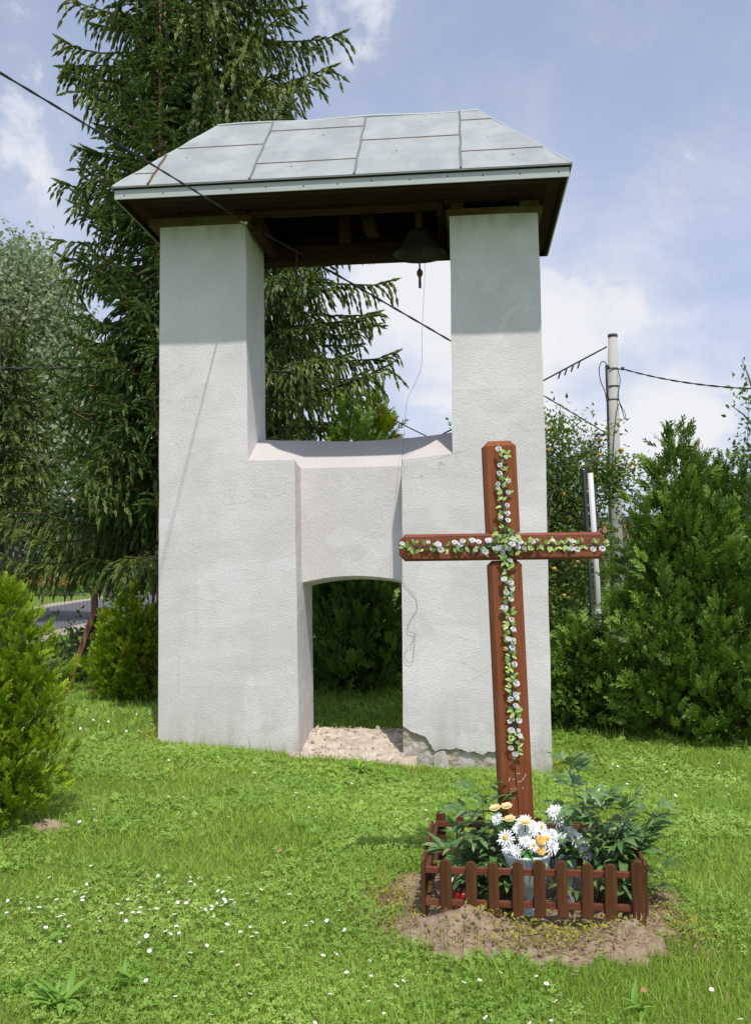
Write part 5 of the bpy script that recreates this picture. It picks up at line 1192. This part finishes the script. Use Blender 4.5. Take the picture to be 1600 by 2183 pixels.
b = MB(); b.tube([(-17.6, 52, 0), (-17.6, 52, 1.0)], .17, 10); props(b.obj('marker_post', M['white'], None), 'short white marker post by the far verge', 'post')

# houses
def house(base, rz, L, Wd, H, RH, wallm, roofm, label, wins=()):
    G = empty('house', base, rz, label, 'house')
    b = MB(); b.box(-L/2, L/2, -Wd/2, Wd/2, -.2, H); b.obj('wall', M[wallm], G)
    o_ = .35; b = MB(); b.add([(-L/2-o_, -Wd/2-o_, H-.1), (L/2+o_, -Wd/2-o_, H-.1), (L/2+o_, Wd/2+o_, H-.1), (-L/2-o_, Wd/2+o_, H-.1), (-L/2-o_, 0, H+RH), (L/2+o_, 0, H+RH)], [(0, 1, 5, 4), (2, 3, 4, 5), (1, 2, 5), (3, 0, 4), (3, 2, 1, 0)])
    R_ = b.obj('roof', M[roofm], G)
    b = MB(); b.box(L*.2, L*.2+.5, -.25, .25, H+RH*.5, H+RH+.6); b.obj('chimney', M[roofm], R_)
    for (x, z) in wins:
        b = MB(); b.box(x-.5, x+.5, -Wd/2-.04, -Wd/2+.02, z-.6, z+.6); w_ = b.obj('window', M['white'], G)
        b = MB(); b.box(x-.42, x+.42, -Wd/2-.05, -Wd/2-.045, z-.52, z+.52); b.obj('pane', M['glass'], w_)
house((13.6, 60, 0), R(8), 9, 6, 2.2, 1.5, 'brickroof', 'brickroof', 'brick red house seen between the poles', ((-2, 1.2), (2, 1.2)))
house((21.5, 44, 0), R(60), 12, 8, 3.0, 2.4, 'plaster', 'greyroof', 'grey roofed house behind the large thuja at the right edge', ((-3, 1.6), (0, 1.6), (3, 1.6)))

# ------------------------------------------------------------------ lawn
def lawn_ok(x, y):
    u_, d_ = tow(x, y)
    inside = (u_ > -.02) & (u_ < 3.46) & (d_ > -.02) & (d_ < .82)
    rub = (u_ > 1.15) & (u_ < 2.28) & (d_ > -.14) & (d_ < .86)
    foot = (u_ > 2.1) & (u_ < 3.2) & (d_ > -.07) & (d_ < .05)
    soil = soil_mask(x, y) > -.03-.05*tuft_noise(x, y, 17)
    mole = ((x+1.99)/.12)**2+((y-5.72)/.085)**2 < 1
    return ~(inside | rub | foot | soil | mole)
def sample_lawn(n, y0, y1, power=1.0, xm=.44):
    q = rng.random(n); y = np.exp(np.log(y0)+(np.log(y1)-np.log(y0))*q) if power == 1 else y0+(y1-y0)*q
    x = rng.uniform(-1, 1, n)*(xm*y+.55); return x, y
def grass_patch(name, n, y0, y1, h, w, mat, lean=.5, dead=.02, filt=None, seed=0, label=None, xm=.44):
    x, y = sample_lawn(n, y0, y1, xm=xm); k = lawn_ok(x, y)
    if filt is not None: k &= filt(x, y)
    x, y = x[k], y[k]; n = len(x); z = gz(x, y)-.004
    tn = .5+.5*tuft_noise(x, y, 3.1); t2 = .5+.5*tuft_noise(x+5, y-2, 9.0)
    t3 = .5+.5*tuft_noise(x-2, y+3, 1.15); H_ = h*np.exp(rng.normal(0, .32, n))*(.62+.5*tn*t2+.25*t2+.3*t3); dist = np.sqrt(x*x+y*y); W_ = w*(.8+.5*rng.random(n))*np.clip(dist/4.2, .8, 2.6)
    tv = [(0, -.5, 0), (0, .5, 0), (.5, -.38, .10), (.5, .38, .10), (1, 0, .42)]; tf = [(0, 1, 3), (0, 3, 2), (2, 3, 4)]
    a = rng.uniform(0, 2*np.pi, n); ln = np.abs(rng.normal(0, lean, n))
    Dd = np.stack([np.cos(a)*ln, np.sin(a)*ln, np.ones(n)], 1)
    Rm = frames(Dd, roll=rng.uniform(0, 2*np.pi, n))
    S = np.stack([H_, W_, H_*rng.uniform(.2, 1.0, n)], 1)
    tint = np.clip(.12+.26*tn+.20*t2+.25*(1-t3)+rng.normal(0, .18, n), 0, .955); dry = sstep(tuft_noise(x+1.7, y+4.1, 1.35)+.35*tuft_noise(x, y, 6.2), .45, 1.1); tint = np.where(rng.random(n) < dead+.22*dry, .99, tint); H_ = H_*(1-.35*dry)
    me = bulk(name, tv, tf, np.stack([x, y, z], 1), Rm, S, tint, M[mat]); return me
props(link('lawn_grass', grass_patch('lawn_grass', 215000, 3.0, 13.5, .035, .0046, 'grass', .65)), 'short mown grass covering the lawn', None, None, 'stuff')
props(link('long_grass', grass_patch('long_grass', 26000, 3.0, 13.5, .085, .0048, 'grass', .55, .05, filt=lambda x, y: (tuft_noise(x, y, 2.3) > .25) | (y > 8.6))), 'taller grass tufts scattered in the lawn and along its edges', None, None, 'stuff')
# skirts of longer grass at wall foot and bushes
def skirt(n, pts, spread, h, seed):
    g = np.random.default_rng(seed); P_ = np.array(pts); k = g.integers(0, len(P_)-1, n); t = g.random(n)[:, None]
    q = P_[k]+(P_[k+1]-P_[k])*t+g.normal(0, spread, (n, 2)); return q[:, 0], q[:, 1]
def skirt_mesh(name, x, y, h, w, mat, dead=.05):
    k = lawn_ok(x, y); x, y = x[k], y[k]; n = len(x); H_ = h*np.exp(rng.normal(0, .35, n))
    tv = [(0, -.5, 0), (0, .5, 0), (.5, -.38, .10), (.5, .38, .10), (1, 0, .42)]; tf = [(0, 1, 3), (0, 3, 2), (2, 3, 4)]
    Dd = np.stack([rng.normal(0, .35, n), rng.normal(0, .35, n), np.ones(n)], 1)
    tint = np.where(rng.random(n) < dead, .99, np.clip(rng.random(n), 0, .95))
    return bulk(name, tv, tf, np.stack([x, y, gz(x, y)-.004], 1), frames(Dd), np.stack([H_, np.full(n, w), H_*.6], 1), tint, M[mat])
line = [tuple(tl(-.3, .9, 0))[:2], tuple(tl(-.14, -.05, 0))[:2], tuple(tl(1.1, -.06, 0))[:2], tuple(tl(1.7, -.18, 0))[:2], tuple(tl(2.3, -.14, 0))[:2], tuple(tl(3.5, -.05, 0))[:2], tuple(tl(3.6, .9, 0))[:2]]
x, y = skirt(9000, line, .045, 0, 1); x2, y2 = skirt(5000, [(2.0, 8.9), (2.8, 8.55), (3.6, 8.0)], .2, 0, 2); x3, y3 = skirt(6000, [(-4.2, 11.0), (-3.4, 10.5), (-2.3, 10.2)], .25, 0, 3)
props(link('edge_grass', skirt_mesh('edge_grass', np.concatenate([x, x2, x3]), np.concatenate([y, y2, y3]), .048, .006, 'grass')), 'longer grass along the tower foot and the bushes', None, None, 'stuff')
# clover and small round leaves
def clover(n):
    x, y = sample_lawn(n*2, 3.0, 11.5); k = lawn_ok(x, y) & (tuft_noise(x+3, y+1, 1.9)+.6*tuft_noise(x, y, 5.3)+.5*rng.random(len(x)) > -.15); x, y = x[k][:n], y[k][:n]; n = len(x)
    c = []; tv = [(0, 0, 0)]; 
    for j in range(3):
        a = j*2.094; q = len(tv); ca, sa = math.cos(a), math.sin(a)
        for (r_, s_) in ((.6, -.42), (1.0, 0), (.6, .42)): tv.append((ca*r_-sa*s_, sa*r_+ca*s_, .12*abs(s_)))
    tf = []
    for j in range(3): tf += [(0, 1+3*j, 2+3*j), (0, 2+3*j, 3+3*j)]
    up_ = np.stack([rng.normal(0, .38, n), rng.normal(-.15, .38, n), np.ones(n)], 1); up_ /= np.linalg.norm(up_, axis=1, keepdims=True)
    Rm0 = frames(up_); Rm = np.stack([Rm0[:, :, 1], Rm0[:, :, 2], Rm0[:, :, 0]], 2)
    s = .0112*np.exp(rng.normal(0, .3, n))*np.clip(y/4.5, .85, 2.0)
    return bulk('clover', tv, tf, np.stack([x, y, gz(x, y)+rng.uniform(.012, .042, n)], 1), Rm, s, np.clip(.35+.3*tuft_noise(x, y, 4)+rng.normal(0, .2, n), 0, .95), M['clover'])
props(link('clover', clover(48000)), 'small round clover leaves mixed through the lawn', None, None, 'stuff')
# yellow-green ground cover and straw on the soil
def cover(name, n, cx, cy, rx, ry, s, mat, hmax, flat=.7):
    x = cx+rng.normal(0, rx, n); y = cy+rng.normal(0, ry, n); up_ = np.stack([rng.normal(0, flat, n), rng.normal(0, flat, n), np.ones(n)], 1)
    z = soil_h(x, y)*(soil_mask(x, y) > 0)+gz(x, y)*(soil_mask(x, y) <= 0)
    return x, y, z+rng.uniform(0, hmax, n), up_
def cov_obj(name, parts, s, mat, label, tmpl=LT):
    X = np.concatenate([p_[0] for p_ in parts]); Y = np.concatenate([p_[1] for p_ in parts]); Z = np.concatenate([p_[2] for p_ in parts]); UP = np.vstack([p_[3] for p_ in parts]); n = len(X)
    Dd = np.cross(UP, rng.standard_normal((n, 3)))
    props(link(name, bulk(name, tmpl[0], tmpl[1], np.stack([X, Y, Z], 1), frames(Dd, upv=UP, roll=np.zeros(n)), s*(.6+.8*rng.random(n)), rng.random(n)*.95, M[mat])), label, None, None, 'stuff')
cov_obj('bed_weeds', [cover('', 700, .68, 3.98, .20, .07, 0, 0, .04), cover('', 300, .95, 4.45, .3, .2, 0, 0, .03), cover('', 420, .06, 4.42, .07, .2, 0, 0, .04), cover('', 380, 1.28, 4.15, .07, .18, 0, 0, .04), cover('', 220, .55, 4.55, .25, .15, 0, 0, .04)], .021, 'yweed', 'yellow green weeds creeping over the fenced soil')
tw_ = tl(3.62, .15, 0); x = tw_.x+rng.normal(0, .10, 300); y = tw_.y+rng.normal(0, .22, 300); tw2 = tl(-.12, .15, 0); x_ = tw2.x+rng.normal(0, .05, 130); y_ = tw2.y+rng.normal(0, .12, 130)
cov_obj('wall_weeds', [(np.concatenate([x, x_]), np.concatenate([y, y_]), gz(np.concatenate([x, x_]), np.concatenate([y, y_]))+rng.uniform(.02, .09, 430), np.stack([rng.normal(0, .6, 430), rng.normal(0, .6, 430), np.ones(430)], 1))], .035, 'yweed', 'yellowing weeds at the outer corners of the tower foot')
STR = ([(0, -.04, 0), (0, .04, 0), (1, 0, .05)], [(0, 1, 2)])
cov_obj('dry_straw', [cover('', 1500, .6, 4.35, .35, .25, 0, 0, .015, .3), cover('', 1300, .05, 4.35, .08, .22, 0, 0, .025, .3), cover('', 1300, 1.27, 4.2, .08, .2, 0, 0, .025, .3), cover('', 900, .68, 3.9, .28, .06, 0, 0, .02, .3)], .045, 'straw', 'dry straw and dead stalks on the fenced soil', STR)
N = 260; x = .66+rng.normal(0, .33, N); y = 4.2+rng.normal(0, .25, N); P = np.stack([x, y, soil_h(x, y)+.004], 1)
props(link('soil_clods', bulk('soil_clods', icov, icof, P, frames(rng.standard_normal((N, 3))), np.exp(rng.normal(-4.9, .45, N))[:, None]*rng.uniform(.7, 1.3, (N, 3)), rng.random(N), M['soil'], jitter=.15)), 'crumbly clods on the fenced soil', None, None, 'stuff')

# thin seed stalks standing up in front of the bed
b = MB(); rr = random.Random(8)
for k in range(16):
    x = rr.choice((rr.uniform(.18, .55), rr.uniform(-.9, 1.4))); y = rr.uniform(3.62, 3.9); z = float(gz(x, y)); h = rr.uniform(.12, .24); lx = rr.uniform(-.03, .03)
    b.tube([(x, y, z), (x+lx*.4, y, z+h*.6), (x+lx, y, z+h)], [.0011, .0009, .0007], 4); b.tube([(x+lx, y, z+h-.018), (x+lx, y, z+h-.008), (x+lx*1.05, y, z+h+.004)], [.0012, .003, .001], 5)
props(b.obj('seed_stalks', M['peonystem'], None), 'thin plantain seed stalks rising in front of the soil mound', None, None, 'stuff')
# daisies: every one an object of its own
b = MB(); b.tube([(0, 0, -.035), (0, 0, 0)], .0008, 4, 2, cap=False); n = 9
b.v.append((0, 0, .0015)); c0 = len(b.v)-1
for k in range(2*n):
    a = math.pi*k/n; r_ = .0105 if k % 2 == 0 else .0078; b.v.append((r_*math.cos(a), r_*math.sin(a), .003 if k % 2 == 0 else .0015))
for k in range(2*n): b.f.append((c0, c0+1+k, c0+1+(k+1) % (2*n))); b.m.append(0)
b.lathe([(.0032, .0018), (.0028, .0036), (.0004, .0042)], 8, 1)
DM = b.mesh('daisy', [M['daisyw'], M['yellow'], M['peonystem']], False)
def daisies(n, fx_, fy_, group, label, seed, s0=1.0):
    g = np.random.default_rng(seed); k = 0; tries = 0
    while k < n and tries < n*20:
        tries += 1; x, y = fx_(g), fy_(g)
        if not bool(lawn_ok(np.array([x]), np.array([y]))[0]): continue
        o = link('daisy', DM, None, (x, y, float(gz(x, y))+g.uniform(.036, .058)), (g.normal(0, .35)+.3, g.normal(0, .3), g.uniform(0, 6)), g.uniform(.7, 1.08)*s0)
        props(o, label, 'flower', group); k += 1
daisies(108, lambda g: g.uniform(-1.75, -.55), lambda g: g.normal(4.32, .22), 'daisies in the lower left lawn', 'small white daisy in the dense patch at the lower left of the lawn', 1)
daisies(44, lambda g: g.uniform(-1.0, .15), lambda g: g.normal(4.0, .28), 'daisies in the lower middle lawn', 'small white daisy in the lawn left of the picket bed', 2)
daisies(30, lambda g: g.uniform(-.8, 1.25), lambda g: g.uniform(3.05, 3.6), 'daisies along the bottom edge', 'small white daisy in the nearest strip of lawn', 3)
daisies(44, lambda g: g.normal(-2.75, .38), lambda g: g.normal(9.3, .55), 'daisies left of the tower', 'small white daisy in the shaded grass left of the bell tower', 4, 1.25)
daisies(40, lambda g: g.uniform(-1.8, .4), lambda g: g.uniform(5.6, 7.6), 'daisies before the tower', 'small white daisy in the lawn in front of the bell tower', 5, 1.1)
daisies(32, lambda g: g.uniform(1.6, 3.1), lambda g: g.uniform(6.4, 8.2), 'daisies before the large thuja', 'small white daisy in the lawn before the large right thuja', 6, 1.2)
# broad-leaved weeds and fallen leaves
WL = [add_tint(leaf_mesh('weed_leaf', .12, .012, M['weed'], .3, .5), v) for v in (.2, .6, .9)]
def weed(x, y, n, s, label, seed):
    rr = random.Random(seed); s *= .8; G = empty('broadleaf_weed', (x, y, float(gz(x, y))), 0, label, 'weed', 'broad-leaved weeds in the lawn')
    for k in range(n): link('leaf', WL[k % 3], G, (rr.gauss(0, .012), rr.gauss(0, .012), .01), (rr.uniform(-.3, .3), rr.uniform(-1.35, -.35), k*2.4+rr.random()), s*rr.uniform(.7, 1.2))
weed(-1.15, 3.45, 26, 1.25, 'largest plantain weed near the bottom left corner', 1); weed(-1.33, 3.55, 10, 1.0, 'plantain weed left of the largest one', 2); weed(-.95, 3.62, 11, 1.0, 'plantain weed right of the largest one', 3)
weed(-.33, 5.35, 9, .9, 'plantain weed in the middle of the lawn', 4); weed(-1.9, 5.0, 8, 1.0, 'plantain weed below the molehill', 5); weed(-.16, 7.75, 12, 1.5, 'leafy weed growing at the edge of the rubble threshold', 6); weed(-1.35, 4.1, 8, .9, 'plantain weed among the lower left daisies', 7); weed(.9, 3.35, 8, .9, 'plantain weed near the bottom centre', 8)
DL = leaf_mesh('fallen_leaf', .035, .011, M['deadleaf'], .6, .5)
for i, (x, y, lab) in enumerate(((-.52, 5.1, 'curled brown leaf in the middle lawn'), (-1.15, 4.75, 'pale brown leaf left of the middle lawn'), (.92, 3.42, 'brown leaf on the grass below the soil mound'), (.66, 3.15, 'brown leaf at the bottom centre edge'), (-1.75, 4.2, 'brown leaf among the lower left daisies'), (1.35, 3.38, 'brown leaf near the lower right corner'))):
    props(link('fallen_leaf', DL, None, (x, y, float(gz(x, y))+.045), (random.uniform(-.6, .6), random.uniform(-.6, .3), random.uniform(0, 6))), lab, 'leaf', 'fallen brown leaves')
